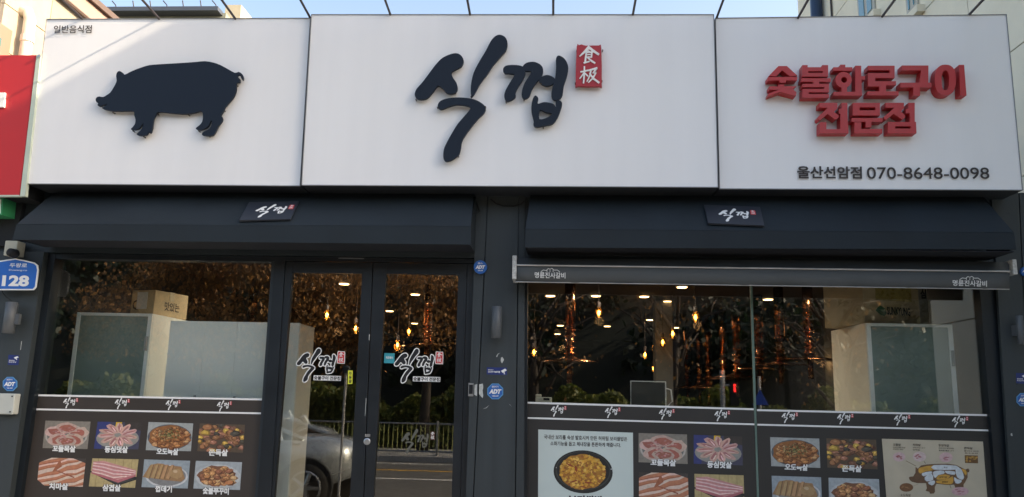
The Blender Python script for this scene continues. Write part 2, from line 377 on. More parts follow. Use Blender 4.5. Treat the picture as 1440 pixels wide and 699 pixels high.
# parked car, seen in the door glass
M_CAR = mat('silver_paint', (.38, .41, .42), .28, .5, noise=.03, coat=.8)
M_CARGLASS = mat('car_glass', (.01, .012, .014), .06, 0, spec=.8)
M_TYRE = mat('tyre_rubber', (.012, .012, .012), .8)
def make_car(x, y, label):
    """rear end at x, car pointing to -x, near side at y (faces +y)"""
    t = empty('parked_car', label, 'car', (x-2.4, y-.9, 0), 'cars parked at the kerb')
    L = 4.85
    st = [(0, .50, .86, .50), (.10, .42, .93, .66), (.45, .30, 1.0, .84), (1.2, .26, 1.0, .90), (2.2, .24, .97, .91), (3.2, .24, .95, .91), (3.9, .26, .88, .88), (4.5, .32, .76, .80), (4.78, .42, .66, .66), (4.85, .5, .6, .5)]
    v = []; 
    for s, zb, zt, wd in st:
        for yy, zz in ((-wd*.9, zb), (-wd, zb+.12), (-wd*1.02, (zb+zt)/2+.05), (-wd*.95, zt-.05), (-wd*.72, zt+.02), (0, zt+.05), (wd*.72, zt+.02), (wd*.95, zt-.05), (wd*1.02, (zb+zt)/2+.05), (wd, zb+.12), (wd*.9, zb)):
            v.append((x-s, y-.93+yy, zz))
    n = 11; f = [(i*n+j, i*n+j+1, (i+1)*n+j+1, (i+1)*n+j) for i in range(len(st)-1) for j in range(n-1)]
    f += [tuple(range(n))[::-1], tuple((len(st)-1)*n+j for j in range(n))]
    f += [(i*n+n-1, i*n, (i+1)*n, (i+1)*n+n-1) for i in range(len(st)-1)]
    b = ob('body', v, f, M_CAR, t, True)
    gh = [(.70, 1.0, .70), (1.35, 1.24, .62), (1.95, 1.38, .58), (2.6, 1.42, .58), (3.1, 1.31, .62), (3.75, .97, .70)]
    v = []
    for s, z, wd in gh: v += [(x-s, y-.93-.80 if 0 else y-.93-.84, .93), (x-s, y-.93-wd, z), (x-s, y-.93+wd, z), (x-s, y-.93+.84, .93)]
    f = [(i*4+j, i*4+j+1, i*4+5+j, i*4+4+j) for i in range(5) for j in range(3)]+[(0, 1, 2, 3), (23, 22, 21, 20)]
    ob('cabin_glass', v, f, M_CARGLASS, t)
    mb = MB()
    for i in range(5):
        a, c_ = gh[i], gh[i+1]
        if i in (1, 2, 3): mb.quad_prism([(x-a[0], y-.93-a[2]-.01, a[1]+.015), (x-a[0], y-.93+a[2]+.01, a[1]+.015), (x-c_[0], y-.93+c_[2]+.01, c_[1]+.015), (x-c_[0], y-.93-c_[2]-.01, c_[1]+.015)], [(x-a[0], y-.93-a[2], a[1]-.01), (x-a[0], y-.93+a[2], a[1]-.01), (x-c_[0], y-.93+c_[2], c_[1]-.01), (x-c_[0], y-.93-c_[2], c_[1]-.01)])
    mb.ob('roof', M_CAR, t)
    for sgn in (-1, 1):
        mb = MB()
        for i in range(5): a, c_ = gh[i], gh[i+1]; mb.tube([(x-a[0], y-.93+sgn*(a[2]+.01), a[1]), (x-c_[0], y-.93+sgn*(c_[2]+.01), c_[1])], .035, 6)
        mb.tube([(x-1.0, y-.93+sgn*.80, .95), (x-1.15, y-.93+sgn*.63, 1.28)], .05, 6); mb.tube([(x-2.2, y-.93+sgn*.85, .93), (x-2.25, y-.93+sgn*.6, 1.44)], .03, 6)
        mb.ob('pillar_trim', M_CAR, t)
    for s in (.56, 3.6):
        for sd in (y-.02, y-1.84):
            o1 = 1 if sd == y-.02 else -1
            wh = MB().lathe([(.20, -.10), (.33, -.09), (.345, 0), (.33, .09), (.22, .10)], (x-s, sd-.08*o1, .34), 24, 'y').ob('wheel', M_TYRE, t, True)
            mb = MB()
            for k in range(5):
                a = k*1.2566; mb.tube([(x-s, sd+.03*o1, .34), (x-s+math.cos(a)*.21, sd+.03*o1, .34+math.sin(a)*.21)], .045, 5, .03)
            mb.tube([(x-s+.225*math.cos(q*.3927), sd+.025*o1, .34+.225*math.sin(q*.3927)) for q in range(17)], .018, 5)
            mb.ob('rim', M_ALU, wh)
            MB().lathe([(.40, -.01), (.385, .012)], (x-s, sd-.0*o1-.015, .36), 24, 'y').ob('wheel_arch', M_GAP, t)
    for hx_ in (1.55, 2.6): MB().box(x-hx_-.2, x-hx_, y+.0, y+.035, .80, .83).ob('door_handle', M_CAR, t)
    return t
c1 = make_car(-2.95, -5.25, 'silver saloon parked at the near kerb, its rear wheel opposite the left door')
make_car(-4.35, -8.6, 'silver saloon standing in the lane beyond the parked one')['group'] = 'cars parked at the kerb'
# street furniture seen reflected
pm = mirror(P(483, 600, 4.2)); gp = empty('sign_post', 'slim galvanised post standing on the near pavement edge by the parked car', 'post', (pm.x, pm.y, 0))
MB().tube([(pm.x, pm.y, 0), (pm.x, pm.y, 1.95)], .017, 8).ob('pole', mat('galvanised', (.5, .5, .5), .4, .5, noise=.1), gp)
MB().lathe([(.05, 0), (.05, .08), (.02, .1)], (pm.x, pm.y, 1.93), 8).ob('post_cap', M_DARK, gp)
q = mirror(P(1016, 545, 16)); ps = empty('pedestrian_signal', 'pedestrian crossing signal with a lit red figure on a grey pole across the road', 'traffic signal', (q.x, q.y, 0))
MB().tube([(q.x, q.y, 0), (q.x, q.y, 2.5)], .07, 10).ob('pole', MATS['galvanised'], ps)
MB().tube([(q.x, q.y, 2.1), (q.x+.3, q.y, 2.1)], .03, 8).ob('arm', MATS['galvanised'], ps)
hb = MB().box(q.x+.2, q.x+.42, q.y-.08, q.y+.08, 1.55, 2.2).ob('signal_head', M_GAP, ps)
mb = MB().lathe([(.001, 0), (.04, 0), (.04, .01)], (q.x+.31, q.y+.09, 2.1), 10, 'y'); mb.box(q.x+.28, q.x+.34, q.y+.085, q.y+.1, 1.92, 2.05)
mb.ob('red_figure', mat('signal_red', (.5, .02, .02), .5, emit=(1, .03, .03), es=2), hb)
q = mirror(P(1068, 552, 14)); cs_ = empty('crossing_sign', 'blue triangular pedestrian crossing sign on a pole across the road', 'road sign', (q.x, q.y, 0))
MB().tube([(q.x, q.y, 0), (q.x, q.y, 2.3)], .04, 8).ob('pole', MATS['galvanised'], cs_)
MB().add([(q.x-.2, q.y+.05, 1.6), (q.x+.2, q.y+.05, 1.6), (q.x, q.y+.05, 1.98), (q.x-.2, q.y+.07, 1.6), (q.x+.2, q.y+.07, 1.6), (q.x, q.y+.07, 1.98)], [(0, 1, 2), (5, 4, 3), (0, 3, 4, 1), (1, 4, 5, 2), (2, 5, 3, 0)]).ob('sign_plate', mat('road_blue', (.02, .09, .5), .4), cs_)

# ------------------------------------------------------------------ neighbours and far buildings
M_TILE = mat('beige_tile', (.46, .385, .29), .75, noise=.07, nscale=9, bump=.15, bscale=60)
M_TILE2 = mat('beige_tile_pale', (.50, .42, .32), .75, noise=.07, nscale=9, bump=.15, bscale=60)
lb = empty('tiled_building', 'beige stone-tiled building behind the red sign with a white downpipe', 'building', (-6, 1, 0))
XW = -5.0
zt = PX(141, 12, XW).z
yA, yB = .3, PX(166, 30, XW).y+.2
MB().box(-12, XW-.035, yA, yB, -.02, zt-.02).ob('wall', mat('tile_grout', (.26, .22, .18), .9), lb)
rowh = .42; z = zt-.25; r_i = 0; tiles = []
while z > 2.7:
    y = yA-(.3 if r_i % 2 else 0); 
    while y < yB:
        y0, y1 = max(yA, y)+.004, min(yB, y+.62)-.004
        if y1-y0 > .05:
            MB().box(XW-.05, XW+random.uniform(-.002, .002), y0, y1, z-rowh+.004, z-.004).ob('tile', random.choice([M_TILE, M_TILE, M_TILE2]), lb)
        y += .62
    z -= rowh; r_i += 1
MB().box(XW-.05, XW+.03, yA, yB, zt-.24, zt-.05).ob('fascia_band', mat('pink_band', (.50, .33, .26), .7, noise=.06), lb)
MB().box(-12, XW+.07, yA-.02, yB+.05, zt-.045, zt+.02).ob('roof_coping', mat('brown_coping', (.16, .11, .09), .6), lb)
a = PX(84, 0, XW); b = PX(116, 26, XW)
MB().tube([(XW+.05, a.y-.8, a.z+0.02), (XW+.05, b.y+.3, a.z-.0)], .02, 6).ob('conduit', MATS['brown_coping'], lb)
a = PX(42, 20, XW+.08); 
MB().tube([(XW-.02, a.y, a.z+.02), (XW+.06, a.y, a.z+.02), (XW+.09, a.y, a.z-.06), (XW+.09, a.y, 2)], .052, 12).ob('downpipe', mat('pvc_pipe', (.72, .66, .55), .45, noise=.08), lb, True)
MB().lathe([(.06, 0), (.06, .06)], (XW+.09, a.y, a.z-.28), 12).ob('pipe_collar', MATS['pvc_pipe'], lb)
a = PX(0, 38, XW); b = PX(14, 48, XW)
wn = MB().box(XW-.04, XW+.02, a.y-.8, b.y, a.z-1.2, b.z+.03).ob('window', mat('salmon_frame', (.55, .22, .16), .6), lb)
MB().box(XW+.021, XW+.026, a.y-.75, b.y-.12, a.z-1.1, b.z-.10).ob('pane', mat('green_pane', (.12, .22, .19), .15), wn)

# building on the right: its side wall, the roof edge that shades the shop front
XR = 4.15; zr = 9.02
rb = empty('cream_building', 'tall cream rendered building beyond the right end of the white sign', 'building', (6, 1, 0))
yfar = PX(1122, 12, XR).y
M_CREAM = mat('cream_render', (.80, .73, .58), .85, noise=.09, nscale=1.5, bump=.25, bscale=25)
MB().box(XR+.03, 14, -2.7, yfar-.02, -.02, zr).ob('wall_core', mat('joint_dark', (.22, .19, .15), .9), rb)
zz = [-.0, 1.4, 2.55, 3.72, 4.9, 6.1, 7.4, 9.02]
yy_ = [-2.7, -.4, 1.6, 4.2, yfar]
for i in range(7):
    for j in range(4):
        MB().box(XR, XR+.045, yy_[j]+.005, yy_[j+1]-.005, zz[i]+.006, zz[i+1]-.006).ob('panel', M_CREAM, rb)
for (xa, ya, xb, yb_) in ((1208, 12, 1233, 23), (1276, 2, 1294, 18)):
    a = PX(xa, ya, XR); b = PX(xb, yb_, XR); y0, y1 = min(a.y, b.y), max(a.y, b.y); zb = b.z+.05
    wf = MB().box(XR-.02, XR+.03, y0, y1, zb, zb+1.5).ob('window', mat('cream_frame', (.42, .40, .34), .5), rb)
    MB().box(XR-.03, XR-.015, y0+.08, (y0+y1)/2-.05, zb+.1, zb+1.4).ob('pane', mat('cyan_pane', (.10, .25, .30), .1, spec=.8), wf)
    MB().box(XR-.03, XR-.015, (y0+y1)/2+.05, y1-.06, zb+.1, zb+1.4).ob('pane', MATS['cyan_pane'], wf)
    MB().box(XR-.09, XR+.03, y0-.12, y1+.12, zb-.09, zb-.005).ob('sill', M_CREAM, wf)
a = PX(1148, 12, XR-.1); MB().tube([(XR-.1, a.y, 0), (XR-.1, a.y, zr)], .09, 10).ob('downpipe', mat('navy_pipe', (.02, .045, .09), .4), rb, True)
a = PX(1168, 12, XR-.03); MB().tube([(XR-.02, a.y, 0), (XR-.02, a.y, zr)], .015, 6).ob('cable', M_PIN, rb)

# far roof with gutter and rods, cream stair tower
fb = empty('far_building', 'distant low building whose grey gutter edge carries a row of thin rods', 'building', (-8, 16, 0))
a = P(150, 19, 12); b = P(312, 22, 12)
MB().box(a.x-2, b.x+.1, 12, 20, -.02, a.z).ob('wall', mat('grey_green_wall', (.30, .31, .25), .8, noise=.1), fb)
MB().box(a.x-2, b.x+.02, 11.7, 12, a.z-.08, a.z+.03).ob('gutter', mat('gutter_grey', (.10, .11, .13), .4, .3), fb)
for i, x in enumerate((163, 188, 212, 235, 258, 283, 304)):
    p = P(x, 18, 11.8); MB().tube([(p.x, 11.8, a.z), (p.x-.03, 11.8, a.z+.12), (p.x-.06-(.08 if i % 3 == 0 else 0), 11.8, a.z+.24)], .014, 5).ob('rod', M_PIN, fb)
a = P(316, 20, 14); b = P(338, 20, 14)
tw = empty('cream_tower', 'sunlit cream stair tower standing behind the sign', 'building', (a.x, 14, 0))
M_CT = mat('cream_tower_block', (.58, .50, .36), .8, noise=.05)
xr_ = b.x
for i in range(11):
    z0 = 3+i*.85
    MB().box(a.x, xr_, 14, 19.5, z0+.01, z0+.84).ob('block', M_CT, tw)
MB().box(a.x+.01, xr_-.01, 14.02, 19.4, -.02, 12.3).ob('wall', MATS['tile_grout'], tw)

# ------------------------------------------------------------------ the shop building
shop = empty('restaurant_building', 'single-storey barbecue restaurant with dark slate-grey metal front', 'building', (0, .1, 0))
zTOP = P(720, 262, 0).z+.5
L_pil = ((62, 352), (24, 620)); L_gl = ((77, 365), (28, 699)); L_gr = ((386, 370), (362, 699))
L_dl = ((401, 365), (381, 699)); L_dr = ((668, 371), (655, 699)); L_wl = ((737, 400), (737, 699)); L_wgl = ((742, 400), (741.5, 699))
L_wgr = ((1378, 407), (1402, 699)); L_wr = ((1403, 407), (1422, 699))
zgl = P(230, 367, GY).z; zdt = P(520, 369, .03).z; zrg = P(1050, 372, GY).z; zh = P(230, 357, .0).z
FAR_L = ((-60, 300), (-100, 699)); FAR_R = ((1540, 300), (1570, 699))
# header wall and parapet behind the sign
zs_ = P(720, 268, 0).z
bar(MB(), ((58, 240), (40, 400)), ((1424, 240), (1432, 400)), 0.0, .25, P(700, 40, 0).z, zs_).ob('parapet_wall', M_DARK, shop)
bar(MB(), FAR_L, FAR_R, 0.0, .25, zs_-.001, zh).ob('header_wall', M_DARK, shop)
# left pilaster with its panel seam
bar(MB(), FAR_L, L_pil, -.03, .25, zh-.002, .12).ob('pilaster', M_PANEL, shop)
# centre pillar: three metal panels with joints
z1 = P(700, 266, 0).z
pl_lines = [((670, 275), (655, 699)), ((685.5, 275), (665, 699)), ((687, 275), (666.5, 699)), ((729, 275), (724, 699)), ((730.5, 275), (725.5, 699)), ((738, 275), (737, 699))]
bar(MB(), pl_lines[0], pl_lines[5], .01, .25, zh-.002, .12).ob('pillar_core', M_GAP, shop)
for i in (0, 2, 4): bar(MB(), pl_lines[i], pl_lines[i+1], -.02, .009, z1, .125).ob('panel', M_PANEL, shop)
rp = [L_wr, ((1433.5, 300), (1452, 699)), ((1435, 300), (1453.5, 699)), FAR_R]
bar(MB(), rp[0], rp[3], .01, .25, zh-.002, .12).ob('pillar_core', M_GAP, shop)
for i in (0, 2): bar(MB(), rp[i], rp[i+1], -.02, .009, z1, .125).ob('panel', M_PANEL, shop)
for x, y in ((676, 300), (672, 420), (668, 500), (665, 600), (706, 330), (706, 400), (703, 620), (703, 680), (733, 300), (732, 400), (731, 520), (731, 640), (1418, 300), (1424, 420), (1430, 540), (1436, 660)):
    p = P(x, y, -.02); MB().lathe([(.006, -.003), (.006, 0)], (p.x, -.021, p.z), 8, 'y').ob('screw', M_PIN if 0 else MATS['dark_metal'], shop)
# left window
def frame_piece(par, l, r, yf, yb, zt_, zb_, nm='frame'): return bar(MB(), l, r, yf, yb, zt_, zb_).ob(nm, M_FRAME, par)
ZB = .12; ZS = .35
wl = bar(MB(), L_pil, L_gl, .03, .14, zh-.004, ZB).ob('window', M_FRAME, shop)
frame_piece(wl, L_gr, L_dl, .03, .14, zh-.004, ZB, 'jamb'); frame_piece(wl, L_gl, L_gr, .035, .14, zh-.004, zgl, 'head')
frame_piece(wl, L_gl, L_gr, .035, .14, ZS, ZB, 'sill')
bar(MB(), L_gl, L_gr, GY, GY+.008, zgl, ZS).ob('pane', M_GLASS, wl)
# a thinner inner stop along the glass
bar(MB(), ((382, 370), (358.5, 699)), L_gr, .045, .08, zgl, ZS).ob('glazing_bead', M_DARK, wl)
# doors
dframe = bar(MB(), L_dl, L_dr, .03, .14, zh-.004, zdt+.004).ob('door_head', M_FRAME, shop)
bar(MB(), ((657.5, 371), (647.5, 699)), L_dr, .03, .14, zdt, ZB).ob('door_jamb', M_FRAME, shop)
DLl = (((401.5, 365), (381.5, 699)), ((411, 384), (385, 699)), ((509.4, 385), (492, 699)), ((524, 371), (511, 699)))
DLr = (((525.2, 371), (512.2, 699)), ((543, 384), (525, 699)), ((644.5, 386), (635, 699)), ((657, 371), (647, 699)))
zgt = P(460, 384, .05).z
for k, D in enumerate((DLl, DLr)):
    mb = MB(); bar(mb, D[0], D[1], .04, .09, zdt, .14); bar(mb, D[2], D[3], .04, .09, zdt, .14); bar(mb, D[1], D[2], .042, .088, zdt, zgt); bar(mb, D[1], D[2], .042, .088, .34, .14)
    dr = mb.ob('door', M_FRAME, shop); dr['label'] = ('left', 'right')[k]+' glass door leaf in a dark frame'
    bar(MB(), D[1], D[2], .06, .068, zgt, .34).ob('pane', M_GLASS, dr)
    if k == 0:
        p = P(516, 621, .03); MB().lathe([(.018, 0), (.026, .004), (.026, .012), (.012, .014)], (p.x, .026, p.z), 14, 'y').ob('lock', M_ALU, dr)
        MB().box(p.x-.018, p.x+.02, .03, .04, p.z+.035, p.z+.055).ob('lock_guard', M_ALU, dr)
mb = MB(); slab(mb, [(476, 362.5), (512, 363), (512, 364.2), (476, 363.6)], .026, .029); mb.ob('door_closer_strip', M_ALU, dframe)
# right window, two panes butt jointed
wr = bar(MB(), L_wgr, L_wr, .03, .14, zh-.004, ZB).ob('window', M_FRAME, shop)
frame_piece(wr, L_wl, L_wgl, .03, .14, zh-.004, ZB, 'jamb')
frame_piece(wr, L_wgl, L_wgr, .035, .14, zh-.004, zrg, 'head')
frame_piece(wr, L_wgl, L_wgr, .035, .14, ZS, ZB, 'sill')
Lm1 = ((1055, 402), (1064.5, 699)); Lm2 = ((1058, 402), (1067.5, 699))
bar(MB(), L_wgl, Lm1, GY, GY+.008, zrg, ZS).ob('pane', M_GLASS, wr); bar(MB(), Lm2, L_wgr, GY, GY+.008, zrg, ZS).ob('pane', M_GLASS, wr)
bar(MB(), Lm1, Lm2, GY-.006, GY+.012, zrg, ZS).ob('glass_joint', mat('glass_edge', (.13, .20, .17), .3, noise=.2, nscale=3), wr)
# room
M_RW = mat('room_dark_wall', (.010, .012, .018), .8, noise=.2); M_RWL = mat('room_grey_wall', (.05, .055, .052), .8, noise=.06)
CE = 3.0
MB().box(-4.4, 3.75, .15, 12.6, CE, CE+.2).ob('ceiling', mat('ceiling_navy', (.014, .018, .03), .7), shop)
MB().box(-4.4, 3.75, .26, 12.6, .0, .13).ob('floor', mat('room_floor', (.05, .045, .04), .5, noise=.2), shop)
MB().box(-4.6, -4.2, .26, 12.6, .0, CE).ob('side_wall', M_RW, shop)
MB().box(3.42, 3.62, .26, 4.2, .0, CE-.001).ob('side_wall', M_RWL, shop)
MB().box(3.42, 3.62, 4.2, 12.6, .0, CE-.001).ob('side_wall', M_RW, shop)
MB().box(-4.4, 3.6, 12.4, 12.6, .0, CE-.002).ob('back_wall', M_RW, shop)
a = P(921, 420, 4.6); b = P(945, 420, 4.6)
MB().box(a.x, b.x, 4.6, 4.85, .13, CE-.001).ob('column', mat('column_grey', (.12, .125, .13), .7, noise=.06), shop)
mb = MB(); p = P(1325, 500, 2.6)
for k in range(3): mb = MB().box(p.x-.25+k*.15, p.x-.14+k*.15, 2.6, 2.72, .13, CE-.01); mb.ob('wall_batten', mat('batten', (.10, .09, .08), .6), shop)
# dark bulkhead across the top of the right bay
MB().box(1.35, 3.41, .6, 1.1, CE-.28, CE-.003).ob('bulkhead', MATS['ceiling_navy'], shop)

# ------------------------------------------------------------------ inside: lamps, pipes, fridges
M_LED = mat('led_disc', (1, 1, 1), .5, emit=(1, .60, .28), es=3)
M_BULB = mat('bulb_filament', (1, .6, .2), .5, emit=(1, .52, .13), es=7)
M_AMBER = glass_mat('amber_glass', .06, .6, (1, .70, .34))
def ceil_lamp():
    t = empty('ceiling_downlight', '', 'ceiling light', (0, 0, 0), 'round downlights in the restaurant ceiling')
    MB().lathe([(.072, -.012), (.072, 0)], (0, 0, 0), 18).ob('housing', M_WHITE, t); MB().lathe([(.058, -.018), (.058, -.011)], (0, 0, 0), 18).ob('diffuser', M_LED, t)
    return t
CL = [(774, 415, 'at the far left of the right window'), (838, 415, 'left of centre in the right window'), (906, 416, 'straight above the hanging bulbs'), (959, 402.5, 'nearest, touching the grey awning edge'),
      (938, 423, 'beside the top of the column'), (926, 437, 'on the upper part of the column'), (914, 449, 'left of the column, below two others'), (950, 460, 'just right of the column'),
      (1080, 420, 'just right of the glass joint'), (788, 457, 'deep in the room, upper of a pair'), (784, 469, 'deep in the room, lower of a pair'), (854, 458, 'small and deep, below the hanging bulb'),
      (484, 398, 'at the top of the left door'), (584, 413, 'large, at the top of the right door'), (548, 436.5, 'left side of the right door'), (443, 454, 'above the white cabinet in the left door'),
      (466, 463, 'small one in the middle of the left door'), (583, 454, 'small one in the middle of the right door'), (314, 410, 'single one in the left window')]
c0 = None
for x, y, lb_ in CL:
    t = PZ(x, y, CE); lb_ = 'lit downlight '+lb_
    if c0 is None: c0 = ceil_lamp(); o = c0; o['label'] = lb_
    else: o = copy_tree(c0, None, lb_)
    o.location = (t.x, t.y, CE)
def pendant():
    t = empty('pendant_lamp', '', 'pendant lamp', (0, 0, 0), 'amber filament bulbs hanging in the restaurant')
    MB().tube([(0, 0, .12), (0, 0, 2.2)], .004, 4, cap=False).ob('cord', M_PIN, t)
    MB().lathe([(.02, .06), (.024, .08), (.024, .12), (.01, .13)], (0, 0, 0), 10).ob('socket', M_PIN, t)
    b_ = MB().lathe([(.006, -.075), (.03, -.06), (.045, -.02), (.045, .0), (.034, .035), (.022, .065)], (0, 0, 0), 12).ob('bulb', M_AMBER, t, True)
    MB().lathe([(.003, -.03), (.014, -.02), (.018, 0), (.012, .02), (.003, .03)], (0, 0, 0), 8).ob('filament', M_BULB, b_, True)
    return t
PL = [(842, 440, 2.6, 'large amber bulb hanging left of the column, closest'), (978, 446, 2.6, 'large amber bulb hanging right of the column'), (946, 469, 3.6, 'amber bulb touching the right edge of the column'),
      (932, 481, 4.4, 'amber bulb in front of the column'), (920.5, 489, 5, 'amber bulb at the left edge of the column'), (907, 499, 5.6, 'leftmost amber bulb of the cluster by the column'),
      (943.5, 505, 6.2, 'amber bulb low on the right of the column'), (930.5, 512, 6.8, 'low amber bulb in the middle of the column'), (919, 518, 7.2, 'lowest amber bulb of the cluster'),
      (751, 495, 4.6, 'amber bulb at the far left of the right window'), (459.6, 443, 3, 'amber bulb in the middle of the left door'), (500, 462, 3.2, 'amber bulb at the right edge of the left door'), (559, 485, 3.6, 'amber bulb in the right door'),
      (575, 466, 4.2, 'dim amber bulb beside the centre of the right door'), (1165, 517, 4.6, 'amber bulb just left of the right fridge')]
p0_ = None
for x, y, d, lb_ in PL:
    q = P(x, y, d)
    if p0_ is None: p0_ = pendant(); o = p0_; o['label'] = lb_
    else: o = copy_tree(p0_, None, lb_)
    o.location = q; s_ = .95; 
    o.scale = (s_, s_, s_*1.0)
    for ch in o.children:
        if ch.name.startswith('cord'): ch.scale = (1, 1, ((CE-q.z)/s_)/2.2)
for x, y, d in ((842, 440, 2.6), (978, 446, 2.6), (930, 489, 5), (480, 455, 3), (565, 480, 3.8), (1150, 500, 4.2), (790, 480, 4.5)):
    ld = bpy.data.lights.new('bulb_light', 'POINT'); ld.energy = .35; ld.color = (1, .52, .22); ld.shadow_soft_size = .05
    lo = bpy.data.objects.new('bulb_light', ld); q = P(x, y, d); lo.location = q+Vector((0, -.12, -.1)); COL.objects.link(lo)
for x, y, e in ((-2.0, 2.6, 26), (-2.75, 1.6, 16), (.8, 2.2, 30), (2.75, 2.2, 6), (-.9, 4.2, 16), (1.6, 5.0, 20)):  # fill spots added to brighten fridge sides and room, not tied to the downlights
    ld = bpy.data.lights.new('room_fill_light', 'SPOT'); ld.energy = e; ld.color = (1, .90, .76); ld.shadow_soft_size = .06; ld.spot_size = R(165); ld.spot_blend = .5
    lo = bpy.data.objects.new('room_fill_light', ld); lo.location = (x, y, CE-.03); COL.objects.link(lo)
# charcoal grill exhaust pipes
M_COP = mat('copper_pipe', (.38, .16, .075), .22, 1., noise=.25, nscale=20, bump=.5, bscale=25)
def exhaust():
    t = empty('exhaust_pipe', '', 'exhaust pipe', (0, 0, 0), 'telescopic copper exhaust pipes above the grill tables')
    MB().lathe([(.055, 1.0), (.055, 2.6)], (0, 0, 0), 14).ob('outer_tube', M_COP, t, True)
    MB().lathe([(.042, .25), (.042, 1.02)], (0, 0, 0), 14).ob('inner_tube', M_COP, t, True)
    mb = MB()
    for k in range(5): mb.lathe([(.052, .3+.16*k), (.062, .31+.16*k), (.062, .33+.16*k), (.052, .34+.16*k)], (0, 0, 0), 14)
    mb.ob('collar', M_COP, t, True)
    MB().lathe([(.045, .25), (.10, .18), (.30, .10), (.30, .08)], (0, 0, 0), 20).ob('hood', M_COP, t, True)
    MB().lathe([(.03, -.5), (.03, .1)], (0, 0, 0), 10).ob('lower_tube', M_COP, t, True)
    return t
EL = [(801, 500, 2.2, 'large copper exhaust pipe with a wide hood at the left of the right window'), (1139, 497, 2.6, 'copper exhaust pipe just left of the right fridge'), (1098, 505, 3.2, 'copper exhaust pipe midway between glass joint and fridge'),
      (1069, 512, 3.9, 'copper exhaust pipe directly right of the glass joint'), (1037, 524, 4.4, 'copper exhaust pipe just left of the glass joint'), (1018, 527, 5.4, 'second copper exhaust pipe left of the glass joint'),
      (997, 540, 6.4, 'third copper exhaust pipe left of the glass joint'), (984, 541, 7.4, 'fourth copper exhaust pipe left of the glass joint'), (967, 541, 8.4, 'small far copper exhaust pipe right of the column'),
      (281, 450, 3.2, 'copper exhaust pipe above the white cabinet in the left window'), (352, 470, 3.8, 'copper exhaust pipe near the right side of the left window'), (601, 478, 3.4, 'copper exhaust pipe in the right door')]
e0 = None
for x, y, d, lb_ in EL:
    q = P(x, y, d)
    if e0 is None: e0 = exhaust(); o = e0; o['label'] = lb_
    else: o = copy_tree(e0, None, lb_)
    o.location = q-Vector((0, 0, .1))
    o.scale = (1, 1, (CE-q.z+.1)/2.6)
# fridges
M_FRW = mat('fridge_white', (.86, .90, .88), .35, noise=.03, nscale=3)
M_FRB = mat('fridge_side_beige', (.86, .82, .72), .4, noise=.05, nscale=3)
def fridge(x0, x1, y0, y1, zt_, side, label):
    t = empty('display_fridge', label, 'fridge', ((x0+x1)/2, (y0+y1)/2, .13))
    MB().box(x0, x1, y0+.03, y1, .13, zt_).ob('cabinet', side, t)
    mb = MB(); q = .035
    mb.box(x0, x0+q, y0, y0+.028, .13, zt_); mb.box(x1-q, x1, y0, y0+.028, .13, zt_); mb.box(x0+q, x1-q, y0, y0+.028, zt_-.025, zt_); mb.box(x0+q, x1-q, y0, y0+.028, .13, 1.6)
    bevel(mb.ob('door_frame', M_FRW, t), .004)
    MB().box(x0+q, x1-q, y0+.008, y0+.014, 1.601, zt_-.026).ob('door_glass', mat('dark_door_glass', (.21, .28, .26), .42, spec=.6, noise=.2, nscale=2), t)
    MB().box(x1-.03, x1-.012, y0-.025, y0, 2.0, 2.12).ob('handle', M_ALU, t)
    return t
def fr(xl, xr, ytop, Y):   # picture columns at the height of the top edge
    a = P(xl, ytop, Y); b = P(xr, ytop, Y); return a.x, b.x, a.z
x0, x1, zt1 = fr(108, 214, 442, .5); fz1 = P(214, 441, .5).z
fridge(x0, x1, .5, 1.2, fz1, M_FRW, 'white display fridge with dark glass front, left window, carton on top')
FX = (x0, x1, fz1)
a = P(1218, 454, .35); b = P(1340, 464, .35)
fridge(a.x, b.x, .35, 1.15, a.z, M_FRB, 'pale display fridge with dark glass front behind the right window')
RX = (a.x, b.x, a.z)
# white tall cabinet between left window and left door
a = P(240, 451, .32); b = P(422, 452, .32)
cb = empty('white_cabinet', 'wide plain white cabinet standing behind the left window and left door', 'cabinet', ((a.x+b.x)/2, .5, .13))
MB().box(a.x, b.x, .35, .72, .13, a.z-.004).ob('carcass', mat('cabinet_shade', (.86, .82, .72), .5), cb)
xs = [a.x, P(285, 500, .32).x, P(330, 500, .32).x, P(400, 500, .32).x, b.x]
for i in range(4): MB().box(xs[i]+.001, xs[i+1]-.001, .32, .349, .14, a.z).ob('panel', mat('cabinet_white', (.86, .90, .89), .4, noise=.02, nscale=2), cb)
for x_ in (xs[1]-.03, xs[2]+.03): MB().box(x_-.006, x_+.006, .30, .32, a.z-.75, a.z-.6).ob('handle', M_ALU, cb)
# cartons
M_CARD = mat('cardboard', (.56, .43, .26), .8, noise=.1, nscale=12); M_TAPE = mat('carton_tape', (.5, .42, .28), .4); M_LBL = mat('paper_label', (.7, .68, .62), .7)
def carton(cx, cy2, z, lx, ly, h, rot, label, extra=None, scale_=1):
    t = empty('cardboard_carton', label, 'carton', (cx, cy2, z))
    mb = MB().box(-lx/2, lx/2, -ly/2, ly/2, 0, h); o = bevel(mb.ob('box', M_CARD), .006)
    o.parent = t
    o2 = MB().box(-lx/2-.002, lx/2+.002, -.03, .03, h-.08, h+.002).ob('tape', M_TAPE); o2.parent = t
    if extra: extra(t, lx, ly, h)
    t.rotation_euler = (0, 0, rot); return t
class Fl:   # flat patch on a local face: origin, u vector, v vector
    def __init__(s, o, u, v, n): s.o, s.u, s.v, s.n = Vector(o), Vector(u), Vector(v), Vector(n)
    def at(s, u, v, off=0.): return s.o+s.u*u+s.v*v+s.n*off
